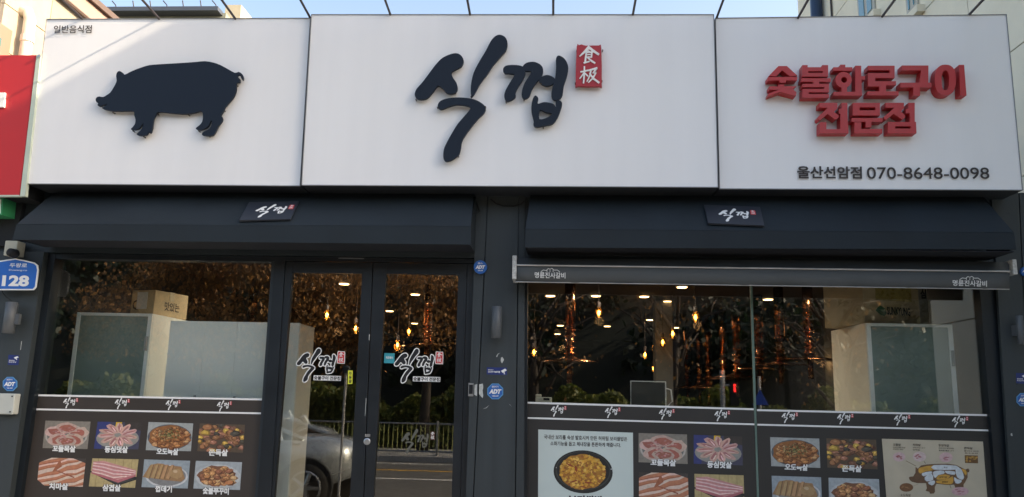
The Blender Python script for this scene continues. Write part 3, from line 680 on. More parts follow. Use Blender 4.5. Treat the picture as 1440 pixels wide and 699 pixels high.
def ex1(t, lx, ly, h):
    o = MB().box(-.06, .05, -ly/2-.003, -ly/2-.001, h*.25, h*.92).ob('paper_label', M_LBL); o.parent = t
    mb = MB(); text(mb, 'C', Fl((-lx*.42, -ly/2, h*.62), (.07, 0, 0), (0, 0, -.09), (0, -1, 0)), .002); text(mb, '맛있는', Fl((lx/2, -ly*.2, h*.6), (0, ly*.45, 0), (0, 0, -.08), (1, 0, 0)), .002)
    o = mb.ob('carton_print', M_BLACKPRINT); o.parent = t
def carton_at(corner, lx, ly, h, rot, sx, label, extra, z):
    c, n = math.cos(rot), math.sin(rot); dx, dy = sx*lx/2, -ly/2
    return carton(corner.x-(dx*c-dy*n), corner.y-(dx*n+dy*c), z, lx, ly, h, rot, label, extra)
carton_at(P(215.5, 438, .68), .25, .43, .225, R(-14), 1, 'brown carton with paper label on top of the left fridge', ex1, FX[2]+.002)
def ex2(t, lx, ly, h):
    s = Fl((-lx*.30, -ly/2, .16), (lx*.62, 0, 0), (0, 0, -.085), (0, -1, 0))
    mb = MB(); text(mb, 'SUNKYUNG', sub(s, .33, .1, 1, .9), .002, .03); o = mb.ob('carton_print', M_BLACKPRINT); o.parent = t
    mb = MB(); shape(mb, [[(0, .55), (.13, 0), (.28, .3), (.16, 1)]], s, .002); shape(mb, [[(.16, .95), (.28, .35), (.31, .8), (.24, 1.05)]], s, .003); o = mb.ob('leaf_logo', mat('green_print', (.03, .16, .06), .6)); o.parent = t
    o = MB().box(-lx*.28, lx*.36, -ly/2-.004, -ly/2-.0005, .2, .33).ob('shiny_tape', mat('yellow_tape', (.42, .32, .10), .3, noise=.3, nscale=30)); o.parent = t
    mb = MB(); text(mb, 'A', Fl((-.03, -ly/2, h*.8), (.045, 0, 0), (0, 0, -.05), (0, -1, 0)), .002); o = mb.ob('small_mark', MATS['red_print']); o.parent = t
carton_at(P(1216, 455, .45), .56, .48, .40, R(20), -1, 'large brown carton with green leaf print on the right fridge', ex2, RX[2]+.002)
a = P(1283, 428, .9); b = P(1303, 405, .9)
t = empty('lettered_box', 'small pale box with black lettering above the right fridge', 'box', (a.x, .9, a.z))
MB().box(a.x, b.x, .9, 1.3, RX[2]+.002, b.z+.03).ob('box_body', mat('pale_box', (.42, .40, .34), .7), t)
mb = MB(); text(mb, '농', YS([(1284, 406), (1291, 406), (1291, 420), (1284, 420)], .9), .003, .04); text(mb, '심', YS([(1294, 406), (1302, 407), (1302, 420), (1294, 420)], .9), .003, .04); mb.ob('lettering', M_BLACKPRINT, t)
# small things on the inner ledge of the right window
a = P(887, 536, .3); b = P(936, 537, .3); c_ = P(936, 568, .3)
t = empty('menu_stand', 'dark board in a thin white metal stand on the window ledge', 'display stand', ((a.x+b.x)/2, .3, c_.z-.1))
MB().box(a.x+.008, b.x-.008, .302, .312, c_.z-.1, a.z-.008).ob('board', mat('stand_board', (.035, .033, .03), .4), t)
mb = MB(); mb.tube([(a.x, .3, c_.z-.1), (a.x, .3, a.z), (b.x, .3, a.z), (b.x, .3, c_.z-.1)], .006, 6); mb.tube([(b.x, .3, a.z-.05), (b.x+.04, .3, a.z-.06), (b.x+.05, .3, a.z-.15), (b.x+.01, .3, a.z-.19)], .006, 6); mb.ob('stand_wire', M_WHITE, t)
a = P(753, 556, .22); b = P(776, 568, .22)
t = empty('card_terminal', 'small cream card terminal at the lower left corner of the right window', 'card terminal', ((a.x+b.x)/2, .25, b.z-.06))
bevel(MB().box(a.x, b.x, .22, .36, b.z-.06, a.z-.012).ob('terminal_body', mat('cream_plastic', (.55, .52, .42), .5), t), .006)
bevel(MB().box(a.x, a.x+.045, .24, .36, a.z-.012, a.z+.01).ob('terminal_head', MATS['cream_plastic'], t), .006)
MB().box(a.x+.062, b.x-.018, .216, .221, a.z-.035, a.z-.018).ob('screen', M_GAP, t)
lz = P(900, 568, .2).z-.063
bar(MB(), L_wgl, L_wgr, .16, .5, lz, lz-.04).ob('window_ledge', M_RW, shop)

# ------------------------------------------------------------------ logo in traced strokes (units 0..920 x 0..600)
LOGO = [[(225, 150), (255, 155), (272, 180), (262, 210), (235, 225), (216, 238), (222, 262), (240, 290), (243, 320), (225, 337), (195, 335), (175, 315), (152, 302), (125, 335), (100, 360), (65, 365), (45, 350), (50, 320), (80, 285), (110, 245), (140, 205), (175, 170)],
        [(435, 63), (465, 72), (478, 100), (470, 135), (440, 170), (410, 205), (380, 250), (350, 290), (325, 335), (310, 352), (306, 330), (308, 290), (320, 240), (345, 190), (375, 140), (405, 85)],
        [(152, 390), (165, 372), (200, 360), (250, 356), (310, 362), (350, 378), (374, 400), (370, 425), (340, 455), (315, 485), (285, 525), (265, 560), (258, 600), (248, 625), (215, 650), (190, 655), (178, 640), (180, 600), (195, 565), (220, 520), (245, 480), (275, 445), (300, 415), (303, 402), (275, 392), (235, 390), (200, 400), (170, 412), (155, 405)],
        [(457, 225), (470, 208), (510, 204), (550, 212), (562, 240), (548, 275), (528, 305), (515, 335), (516, 352), (495, 368), (475, 372), (463, 355), (468, 325), (490, 285), (510, 250), (490, 244), (465, 242)],
        [(550, 210), (570, 193), (605, 190), (635, 205), (645, 230), (635, 260), (610, 290), (592, 320), (580, 350), (560, 362), (545, 350), (547, 320), (560, 285), (580, 255), (588, 235), (570, 232), (555, 228)],
        [(625, 275), (640, 258), (665, 251), (690, 260), (703, 275), (690, 293), (665, 302), (640, 295)],
        [(718, 160), (745, 175), (762, 210), (758, 250), (742, 300), (733, 350), (705, 369), (685, 355), (686, 320), (700, 270), (705, 215), (705, 175)],
        [(610, 347), (622, 360), (620, 385), (650, 378), (690, 385), (705, 400), (703, 380), (715, 368), (733, 380), (728, 410), (712, 450), (690, 478), (650, 488), (615, 495), (600, 485), (600, 465), (590, 420), (592, 380), (600, 355)]]
LHOLE = {7: [(630, 415), (658, 425), (685, 430), (670, 447), (628, 458)]}
SEAL = [(802, 118), (812, 112), (825, 108), (845, 114), (905, 113), (917, 125), (919, 292), (908, 303), (808, 302), (797, 290)]
LB = (40, 60, 922, 660)
def nrm(l): return [((x-LB[0])/(LB[2]-LB[0]), (y-LB[1])/(LB[3]-LB[1])) for x, y in l]
def logo(sf, name, ink, parent, off=.001, outline=None, seal_m=None, k=3, thick=None):
    """flat printed logo: name object holds ink; outline below it; returns nothing"""
    mk = lambda mb, d, o: [shape(mb, [nrm(grow(smooth_loop(l, k), d))]+([nrm(smooth_loop(LHOLE[i], 2))] if i in LHOLE and d < 6 else []), sf, o+i*.00005) for i, l in enumerate(LOGO)]
    if outline:
        mb = MB(); mk(mb, 17, off); shape(mb, [nrm(grow(smooth_loop(SEAL, 2), 12))], sf, off); mb.ob('logo_outline', outline, parent)
        off += .0006
    mb = MB(); mk(mb, 0, off); o = mb.ob(name, ink, parent)
    sq = MB(); shape(sq, [nrm(smooth_loop(SEAL, 2))], sf, off); so_ = sq.ob('seal_print', seal_m or M_REDPRINT, parent)
    s2 = sub(sf, *nrm([(797, 112)])[0], *nrm([(919, 303)])[0]); seal_chars(s2, off+.0005, 0, 'seal_characters', M_WHITEPRINT, parent, 1.1)
    return o

# the two seal characters as brush strokes, in a 466 x 699 view of the seal (plate 80..360 x 100..560)
CH = [[(218, 128, 16), (170, 180, 11), (118, 228, 6)], [(212, 128, 12), (262, 168, 13), (322, 208, 10)], [(196, 166, 7), (222, 176, 7)], [(190, 182, 8), (183, 240, 9), (176, 300, 9)], [(188, 186, 7), (252, 184, 8)], [(250, 184, 8), (244, 240, 8)], [(190, 212, 5), (246, 210, 5)], [(188, 240, 6), (246, 238, 6)],
      [(164, 302, 8), (222, 286, 6)], [(205, 246, 6), (242, 278, 9), (282, 304, 8)],
      [(168, 344, 8), (166, 430, 9), (158, 522, 8)], [(128, 402, 7), (206, 384, 8)], [(164, 412, 8), (118, 474, 5)], [(172, 414, 6), (204, 446, 7)], [(214, 384, 7), (304, 360, 10)], [(240, 376, 9), (228, 440, 8), (196, 506, 5)], [(300, 362, 10), (262, 416, 8), (292, 412, 8)], [(292, 410, 8), (262, 468, 8), (212, 516, 5)], [(226, 420, 7), (268, 476, 10), (326, 518, 10)]]
def seal_chars(sf, off, th, name, m, parent, fat=1.0):
    mb = MB(); k = 0
    for st in CH:
        pts = [((x-80)/280, (y-100)/460, r) for x, y, r in st]; L = []; Rr = []
        for i, (x, y, r) in enumerate(pts):
            a = pts[max(0, i-1)]; b = pts[min(len(pts)-1, i+1)]; dx, dy = (b[0]-a[0])*280, (b[1]-a[1])*460; d = math.hypot(dx, dy); nx, ny = -dy/d*r*fat, dx/d*r*fat
            ex, ey = (dx/d*r*.6, dy/d*r*.6) if i == len(pts)-1 else ((-dx/d*r*.6, -dy/d*r*.6) if i == 0 else (0, 0))
            L.append((x+(nx+ex)/280, y+(ny+ey)/460)); Rr.append((x+(-nx+ex)/280, y+(-ny+ey)/460))
        shape(mb, [L+Rr[::-1]], sf, off+th+k*.00012, off if th else None); k += 1
    return mb.ob(name, m, parent)

# ------------------------------------------------------------------ the three sign panels
SY = -.28; SYC = -.315
def sign_panel(quad, Y, label):
    f = [P(x, y, Y) for x, y in quad]; t = empty('white_sign', label, 'sign', (f[3].x, 0, f[3].z))
    body = MB().quad_prism([Vector((p.x, Y+.012, p.z)) for p in f][::-1], [Vector((p.x, -.001, p.z)) for p in f][::-1]).ob('box', mat('sign_box_dark', (.03, .036, .044), .6), t)
    ins = .004; cx = sum(p.x for p in f)/4; cz = sum(p.z for p in f)/4
    g = [Vector((p.x+(ins if p.x < cx else -ins), 0, p.z+(ins if p.z < cz else -ins))) for p in f]
    nx, nz = 26, 12; v = []; fc = []
    for j in range(nz+1):
        for i in range(nx+1):
            u, w_ = i/nx, j/nz; top = g[0].lerp(g[1], u); bot = g[3].lerp(g[2], u); p = top.lerp(bot, w_)
            e = min(u, 1-u, .12)/.12*min(w_, 1-w_, .2)/.2
            v.append((p.x, Y-.001-.004*e*math.sin(u*9+w_*2), p.z))
    for j in range(nz):
        for i in range(nx): a = j*(nx+1)+i; fc.append((a, a+nx+1, a+nx+2, a+1))
    ob('sign_face', v, fc, M_SIGN, t, True)
    for a, b in ((0, 1), (1, 2), (2, 3), (3, 0)):
        p, q = f[a], f[b]; p2, q2 = g[a], g[b]
        MB().quad_prism([Vector((p.x, Y-.008, p.z)), Vector((q.x, Y-.008, q.z)), Vector((q2.x, Y-.008, q2.z)), Vector((p2.x, Y-.008, p2.z))], [Vector((p.x, Y+.011, p.z)), Vector((q.x, Y+.011, q.z)), Vector((q2.x, Y+.011, q2.z)), Vector((p2.x, Y+.011, p2.z))]).ob('edge_trim', mat('trim_grey', (.22, .23, .24), .5), t)
    return t
sp1 = sign_panel([(66, 27), (437, 25.5), (422.5, 262), (37, 259)], SY, 'left white sign panel with the black pig and small lettering')
sp2 = sign_panel([(438, 20.5), (1004, 20.5), (1010, 264), (424, 261)], SYC, 'centre white sign panel with the large brushed name and red seal')
sp3 = sign_panel([(1005.5, 25.5), (1415, 20.5), (1438, 268), (1011.5, 266)], SY, 'right white sign panel with red block letters and phone number')
def pin(px, py, Y, parent):
    p = P(px, py, Y); MB().tube([(p.x, Y-.035, p.z), (p.x, Y-.002, p.z)], .005, 5).ob('mounting_pin', M_PIN, parent)
# pig
PIG = [(72, 350), (80, 333), (100, 328), (125, 332), (150, 318), (175, 300), (195, 270), (212, 240), (220, 215), (216, 185), (222, 160), (237, 149), (258, 158), (275, 175), (310, 158), (350, 140), (400, 122), (450, 108), (520, 102), (600, 97), (700, 91), (780, 85), (840, 80), (900, 90), (950, 108), (1000, 135), (1050, 162), (1075, 155), (1098, 168), (1108, 195), (1104, 214), (1095, 200), (1085, 180), (1070, 178), (1068, 190), (1080, 200), (1086, 215), (1078, 230), (1060, 233), (1058, 275), (1045, 320), (1015, 360), (980, 400), (962, 440), (950, 460), (962, 480), (955, 505), (935, 530), (915, 570), (895, 600), (860, 604), (825, 600), (818, 592), (830, 575), (862, 558), (880, 540), (890, 505), (880, 498), (868, 525), (850, 546), (815, 562), (785, 560), (775, 550), (800, 530), (820, 505), (825, 470), (815, 430), (770, 440), (710, 450), (640, 448), (580, 442), (510, 436), (490, 460), (475, 500), (470, 540), (460, 578), (448, 583), (445, 570), (430, 595), (400, 603), (370, 600), (360, 590), (388, 566), (404, 535), (408, 515), (393, 530), (375, 553), (345, 562), (318, 558), (330, 545), (348, 520), (352, 490), (343, 460), (340, 432), (300, 428), (250, 430), (190, 428), (140, 420), (115, 408), (132, 398), (156, 381), (122, 389), (100, 397), (85, 390), (90, 375), (78, 368)]
pigpx = [(120+x/4.992, 70+y/4.992) for x, y in PIG]
pg = empty('pig_cutout', 'navy pig silhouette mounted on the left white sign panel', 'sign figure', P(240, 195, SY))
shape(MB(), [smooth_loop(pigpx, 2)], PIX(SY-.05), 0, -.022).ob('silhouette', M_NAVY, pg)
for x, y in ((162, 160), (224, 162), (267, 163), (335, 122), (317, 157), (190, 186), (205, 194), (282, 186), (296, 193)): pin(x, y, SY, pg)
# brushed name
nm = empty('brushed_name_letters', 'large navy brushed Korean restaurant name raised on the centre sign', 'sign lettering', P(690, 225, SYC))
for i, l in enumerate(LOGO):
    loops = [[(570+x/3.3276, 30+y/3.3276) for x, y in smooth_loop(l, 4)]]
    if i in LHOLE: loops.append([(570+x/3.3276, 30+y/3.3276) for x, y in smooth_loop(LHOLE[i], 3)])
    shape(MB(), loops, PIX(SYC-.052-i*.0004), 0, -.026).ob('brush_stroke', M_NAVY, nm)
for x, y in ((586, 142), (641, 132), (711, 73), (663, 138), (616, 153), (683, 152), (645, 221), (712, 145), (737, 142), (764, 181)): pin(x, y, SYC, nm)
sc = empty('red_seal_sign', 'red seal with two white Chinese characters right of the brushed name', 'sign', P(828, 124, SYC))
sl_px = [(570+x/3.3276, 30+y/3.3276) for x, y in SEAL]
shape(MB(), [smooth_loop(sl_px, 2)], PIX(SYC-.055), 0, -.03).ob('seal_plate', M_REDS, sc)
seal_chars(YS([(810.5, 63), (846.5, 63), (846.5, 122), (810.5, 122)], SYC-.055), .0008, .006, 'characters', M_WHITE, sc, 1.05)
for x, y in ((811, 73), (847, 73), (809, 119), (846, 116)): pin(x, y, SYC, sc)
# red block letters
A = lambda pts: [(1070+x/6.08, 85+y/6.08) for x, y in pts]
B = lambda pts: [(1200+x/6.076, 85+y/6.076) for x, y in pts]
def ell(cx, cy, rx, ry, n=26, pw=1.): return [(cx+rx*math.copysign(abs(math.cos(t))**pw, math.cos(t)), cy+ry*math.copysign(abs(math.sin(t))**pw, math.sin(t))) for t in [2*math.pi*i/n for i in range(n)]]
GL = [
 [[A([(150, 48), (222, 48), (312, 130), (250, 136), (182, 84), (130, 136), (68, 132)])], [A([(60, 142), (312, 140), (308, 170), (215, 171), (215, 190), (160, 190), (160, 171), (60, 172)])],
  [A([(150, 206), (200, 206), (200, 221), (305, 221), (272, 246), (303, 270), (300, 303), (168, 268), (62, 305), (66, 282), (152, 252), (75, 250), (72, 222), (150, 222)])]],
 [[A([(355, 40), (400, 40), (400, 58), (525, 58), (525, 40), (575, 40), (575, 138), (355, 138)]), A([(405, 91), (530, 91), (530, 106), (405, 106)])], [A([(345, 152), (598, 152), (598, 182), (500, 182), (500, 201), (448, 201), (448, 182), (345, 182)])],
  [A([(355, 200), (583, 200), (583, 272), (410, 272), (410, 287), (583, 287), (583, 318), (355, 318), (355, 243), (542, 243), (542, 228), (355, 228)])]],
 [[A([(680, 36), (722, 36), (722, 58), (782, 58), (782, 88), (620, 88), (620, 58), (680, 58)])], [A(ell(708, 166, 70, 68)), A(ell(712, 165, 25, 26, 16))], [A([(690, 228), (737, 228), (737, 270), (690, 270)])],
  [A([(622, 268), (808, 268), (808, 45), (858, 45), (858, 135), (892, 135), (892, 165), (860, 165), (866, 300), (622, 300)])]],
 [[B([(125, 45), (353, 45), (353, 150), (188, 150), (188, 177), (365, 177), (365, 212), (280, 212), (280, 246), (222, 246), (222, 222), (125, 222), (125, 108), (310, 108), (310, 83), (125, 83)])], [B([(120, 264), (222, 264), (222, 240), (280, 240), (280, 264), (388, 264), (388, 298), (120, 298)])]],
 [[B([(415, 43), (642, 43), (640, 190), (668, 190), (668, 230), (570, 230), (570, 300), (512, 300), (512, 230), (402, 230), (402, 190), (565, 190), (580, 85), (415, 85)])]],
 [[B(ell(787, 166, 90, 130, 32, .8)), B(ell(787, 170, 32, 85, 24, .8))], [B([(903, 38), (947, 38), (967, 300), (915, 300)])]],
 [[A([(500, 362), (655, 362), (655, 410), (625, 440), (665, 470), (665, 488), (640, 506), (570, 458), (505, 512), (488, 500), (488, 482), (572, 405), (500, 402)])], [A([(690, 362), (740, 362), (740, 455), (750, 622), (505, 622), (505, 528), (560, 528), (560, 588), (680, 588), (680, 455), (668, 455), (668, 415), (690, 410)])]],
 [[B([(-5, 362), (228, 362), (228, 470), (-5, 470)]), B([(55, 400), (188, 400), (188, 426), (55, 426)])], [B([(-15, 492), (250, 492), (250, 524), (155, 524), (155, 572), (105, 572), (105, 524), (-15, 524)])], [B([(10, 528), (68, 528), (68, 585), (248, 585), (248, 622), (10, 622)])]],
 [[B([(275, 362), (432, 362), (432, 410), (408, 436), (442, 470), (442, 488), (420, 506), (345, 456), (278, 510), (262, 497), (262, 480), (350, 405), (275, 402)])], [B([(470, 362), (525, 362), (525, 526), (482, 526), (482, 452), (448, 452), (448, 415), (470, 408)])], [B([(295, 525), (535, 525), (540, 622), (295, 622)]), B([(358, 562), (490, 562), (490, 582), (358, 582)])]]]
rg = empty('red_block_letters', 'thick red Korean block letters in two rows on the right sign', 'sign lettering', P(1220, 195, SY))
for g in GL:
    mb = MB()
    for i, loops in enumerate(g): shape(mb, loops, PIX(SY-.085-i*.0005), 0, -.078)
    mb.ob('letter', M_RED, rg)
mb = MB(); fat_text(mb, '울산선암점', [(1120.4, 234.4), (1210.6, 235.4), (1211, 251.6), (1121, 251)], SY, .012, .42, bold=.006); fat_text(mb, '070-8648-0098', [(1218, 236), (1389, 236.5), (1390, 252), (1219, 252)], SY, .012, .28, bold=-.006, res=4)
mb.ob('phone_lettering', M_BROWNTXT, sp3)
mb = MB(); fat_text(mb, '일반음식점', [(77.5, 37), (130.5, 36.5), (129.5, 47.5), (76.5, 47.5)], SY, .012, .18, bold=.0); mb.ob('small_lettering', M_BROWNTXT, sp1)

# lamp arms above the sign
AX = [(116, 26), (224, 26), (331, 26), (436, 24), (549, 20), (661, 20), (778, 20), (890, 20), (1008, 24), (1122, 25), (1240.5, 23), (1363, 20)]
POSN = ['first', 'second', 'third', 'fourth', 'fifth', 'sixth', 'seventh', 'eighth', 'ninth', 'tenth', 'eleventh', 'twelfth']
ar = None
for i, (x, y) in enumerate(AX):
    Yp = SYC if 438 < x < 1004 else SY
    p = P(x, y, Yp)
    lb_ = POSN[i]+' thin black lamp arm from the left, rising above the white sign'
    if ar is None:
        ar = empty('sign_lamp_arm', lb_, 'lamp arm', (0, 0, 0), 'thin lamp arms reaching out over the sign')
        MB().tube([(0, .12, -.012), (0, -.5, .035), (0, -1.15, .06)], .0095, 8).ob('arm', M_PIN, ar)
        MB().box(-.16, .16, -1.22, -1.14, .03, .07).ob('lamp_head', M_PIN, ar)
        MB().box(-.02, .02, .05, .14, -.05, .0).ob('bracket', M_PIN, ar); o = ar
    else: o = copy_tree(ar, None, lb_)
    o.location = p

# ------------------------------------------------------------------ awnings
def awning(top, fold, val, yfold, ytop, lab):
    """top/fold/val: (left px, right px) rows"""
    T = [P(*top[0], ytop), P(*top[1], ytop)]; Fo = [P(*fold[0], yfold), P(*fold[1], yfold)]; V = [P(*val[0], yfold), P(*val[1], yfold)]
    t = empty('black_awning', lab, 'awning', ((V[0].x+V[1].x)/2, 0, V[0].z), 'fixed black box awnings under the sign')
    n = 24; v = []; f = []
    T[0].x = Fo[0].x+.02; T[1].x = Fo[1].x-.02
    for i in range(n+1):
        u = i/n
        for a, b in ((T[0].lerp(T[1], u), 0), (T[0].lerp(T[1], u).lerp(Fo[0].lerp(Fo[1], u), .5)+Vector((0, 0, -.004*math.sin(u*19))), 0), (Fo[0].lerp(Fo[1], u), 0)): v.append(a)
    for i in range(n):
        for j in range(2): a = i*3+j; f.append((a, a+1, a+4, a+3))
    ob('canopy_slope', v, f, M_CANVAS, t, True)
    MB().quad_prism([Fo[0]+Vector((0, -.001, -.002)), V[0]+Vector((0, -.001, 0)), V[1]+Vector((0, -.001, 0)), Fo[1]+Vector((0, -.001, -.002))], [Fo[0]+Vector((0, .012, -.002)), V[0]+Vector((0, .012, 0)), V[1]+Vector((0, .012, 0)), Fo[1]+Vector((0, .012, -.002))]).ob('valance', M_CANVAS, t)
    for k in (0, 1):
        x = Fo[k].x+(.004 if k == 0 else -.004)
        MB().add([(x, ytop, T[k].z-.01), (x, yfold+.003, Fo[k].z-.004), (x, yfold+.013, V[k].z+.003), (x, -.03, V[k].z+.01)], [(0, 1, 2, 3)]).ob('side_panel', M_CANVAS, t)
    MB().box(min(V[0].x, Fo[0].x)+.01, max(V[1].x, Fo[1].x)-.01, yfold+.013, -.031, min(V[0].z, V[1].z)+.012, min(V[0].z, V[1].z)+.02).ob('underside', mat('awning_inside', (.008, .011, .018), .9), t)
    n_ = (Fo[1]-Fo[0]).cross(T[0]-Fo[0]).normalized()
    if n_.y > 0: n_ = -n_
    return t, Fo[0], n_
AWY = -.40
aw1, f0, n1 = awning(((42, 271), (672, 270)), ((24, 315), (662, 318)), ((17, 337), (662, 344)), AWY, -.06, 'left black box awning over the left window and the doors')
aw2, g0, n2 = awning(((746, 274), (1412, 274)), ((739, 322), (1426, 327)), ((738, 348), (1429, 351)), AWY, -.06, 'right black box awning over the right window')
for k, (q, fo, n_, lb_) in enumerate((([(350.5, 284.5), (420, 283), (408.5, 308), (336, 310)], f0, n1, 'small dark name board lying skewed on the left awning'), ([(990, 288), (1068.5, 291), (1074.5, 317), (996, 314)], g0, n2, 'small dark name board lying on the right awning'))):
    t = empty('awning_board', lb_, 'sign board', fo+n_*.01, 'name boards on the awnings')
    sf = Surf(q, fo+n_*.022, n_); t.location = sf.at(.5, 1)
    bevel(shape(MB(), [UNITQ], sf, 0, -.012).ob('board', mat('board_navy', (.022, .028, .040), .5), t), .002)
    logo(sub(sf, .22, .14, .96 if k == 0 else .90, .88), 'logo_print', M_WHITEPRINT, t, .001)
# bracket strut at the end of the left awning
mb = MB(); a = P(667, 277, -.05); b = P(674, 297, -.05); c_ = P(662, 302, -.25); mb.tube([a, b], .006, 5); mb.tube([b, c_], .006, 5); mb.ob('strut', M_GAP, aw1)
# rolled grey awning above the right window
RY = -.24
t = empty('roll_awning', 'rolled-up dark grey awning with white house logos over the right window', 'awning', P(1070, 400, RY))
tl, tr = P(725, 363, RY+.05), P(1419, 368.5, RY+.05); ml, mr = P(724, 373, RY), P(1419.5, 382, RY); bl, br = P(725, 396.5, RY), P(1419, 407, RY)
MB().quad_prism([tl, ml, mr, tr], [tl+Vector((0, .14, 0)), ml+Vector((0, .18, -.02)), mr+Vector((0, .18, -.02)), tr+Vector((0, .14, 0))]).ob('cassette', mat('cassette_grey', (.04, .045, .048), .45, noise=.1), t)
n = 40; v = []; f = []
for i in range(n+1):
    u = i/n; a = ml.lerp(mr, u); b = bl.lerp(br, u); wv = .003*math.sin(u*37)+.002*math.sin(u*91)
    v += [a+Vector((0, -.004, -.01)), a.lerp(b, .5)+Vector((0, wv, 0)), b+Vector((0, wv*1.6, 0))]
for i in range(n):
    for j in range(2): a = i*3+j; f.append((a, a+1, a+4, a+3))
o = ob('valance', v, f, M_GREYCAN, t, True); sm = o.modifiers.new('thick', 'SOLIDIFY'); sm.thickness = .004
MB().tube([ml+Vector((0, -.008, 0)), mr+Vector((0, -.008, 0))], .006, 6).ob('front_bar', mat('pale_metal', (.5, .49, .47), .4, .3, noise=.2), t)
MB().tube([bl+Vector((0, -.003, 0)), br+Vector((0, -.003, 0))], .0035, 5).ob('hem', MATS['pale_metal'], t)
mb = MB(); mb.box(tl.x-.02, tl.x+.012, RY-.01, RY+.2, bl.z+.02, tl.z+.01); bevel(mb.ob('end_bracket', mat('worn_white', (.5, .5, .48), .6, noise=.35, nscale=60), t), .004)
mb = MB(); mb.box(tr.x-.01, tr.x+.02, RY-.01, RY+.14, mr.z-.02, tr.z+.01); bevel(mb.ob('end_bracket', MATS['worn_white'], t), .004)
def house_logo(q):
    sf = YS(q, RY); mb = MB(); text(mb, '명륜진사갈비', sub(sf, 0, .42, 1, 1), .008, .012)
    zig = [(.2, .38), (.28, .2), (.38, .24), (.44, .05), (.5, .12), (.56, .02), (.63, .2), (.74, .18), (.82, .36)]
    for a, b in zip(zig, zig[1:]): mb.tube([sf.at(*a, .008), sf.at(*b, .008)], .0022, 4)
    for x in (.4, .5, .6): mb.tube([sf.at(x, .2, .008), sf.at(x, .38, .008)], .002, 4)
    mb.ob('valance_print', M_WHITEPRINT, t)
house_logo([(752, 377), (795, 377.5), (795, 392), (752, 391)]); house_logo([(1339, 388), (1387, 389), (1387, 403.5), (1339, 402)])
# clutter around the bracket and a cable on the pillar
mb = MB(); pts = [P(x, y, -.03) for x, y in ((690, 280), (697, 286), (708, 290), (722, 290), (733, 287), (737, 283))]; mb.tube(pts, .004, 5)
tag(mb.ob('loose_cable', M_GAP), 'thin black cable sagging across the top of the central pillar', 'cable')

# ------------------------------------------------------------------ window films and prints
FY = GY-.006
M_FOOD = attr_mat('food_print', .5, .12, 45)
def colprint(name, polys, sf, parent, off, label=None):
    v = []; f = []; cols = []
    for i, (loop, c) in enumerate(polys):
        mb = MB(); shape(mb, [loop], sf, off+i*.00001); b0 = len(v); v += mb.v; f += [tuple(b0+j for j in q) for q in mb.f]; cols += [c]*len(mb.f)
    o = ob(name, v, f, M_FOOD, parent, cols=cols)
    if label: o['label'] = label
    return o
def clipu(l): return [(min(1, max(0, x)), min(1, max(0, y))) for x, y in l]
def blob(cx, cy, rx, ry, rng, n=9, j=.25, rot=0.):
    out = []
    for i in range(n):
        t = 2*math.pi*i/n; k = 1+rng.uniform(-j, j); x, y = rx*k*math.cos(t), ry*k*math.sin(t)
        out.append((cx+x*math.cos(rot)-y*math.sin(rot), cy+x*math.sin(rot)+y*math.cos(rot)))
    return clipu(out)
def jit(c, rng, a=.15): k = 1+rng.uniform(-a, a); return tuple(max(0, min(1, q*k*(1+rng.uniform(-.05, .05)))) for q in c)
def bgp(c): return (UNITQ, c)
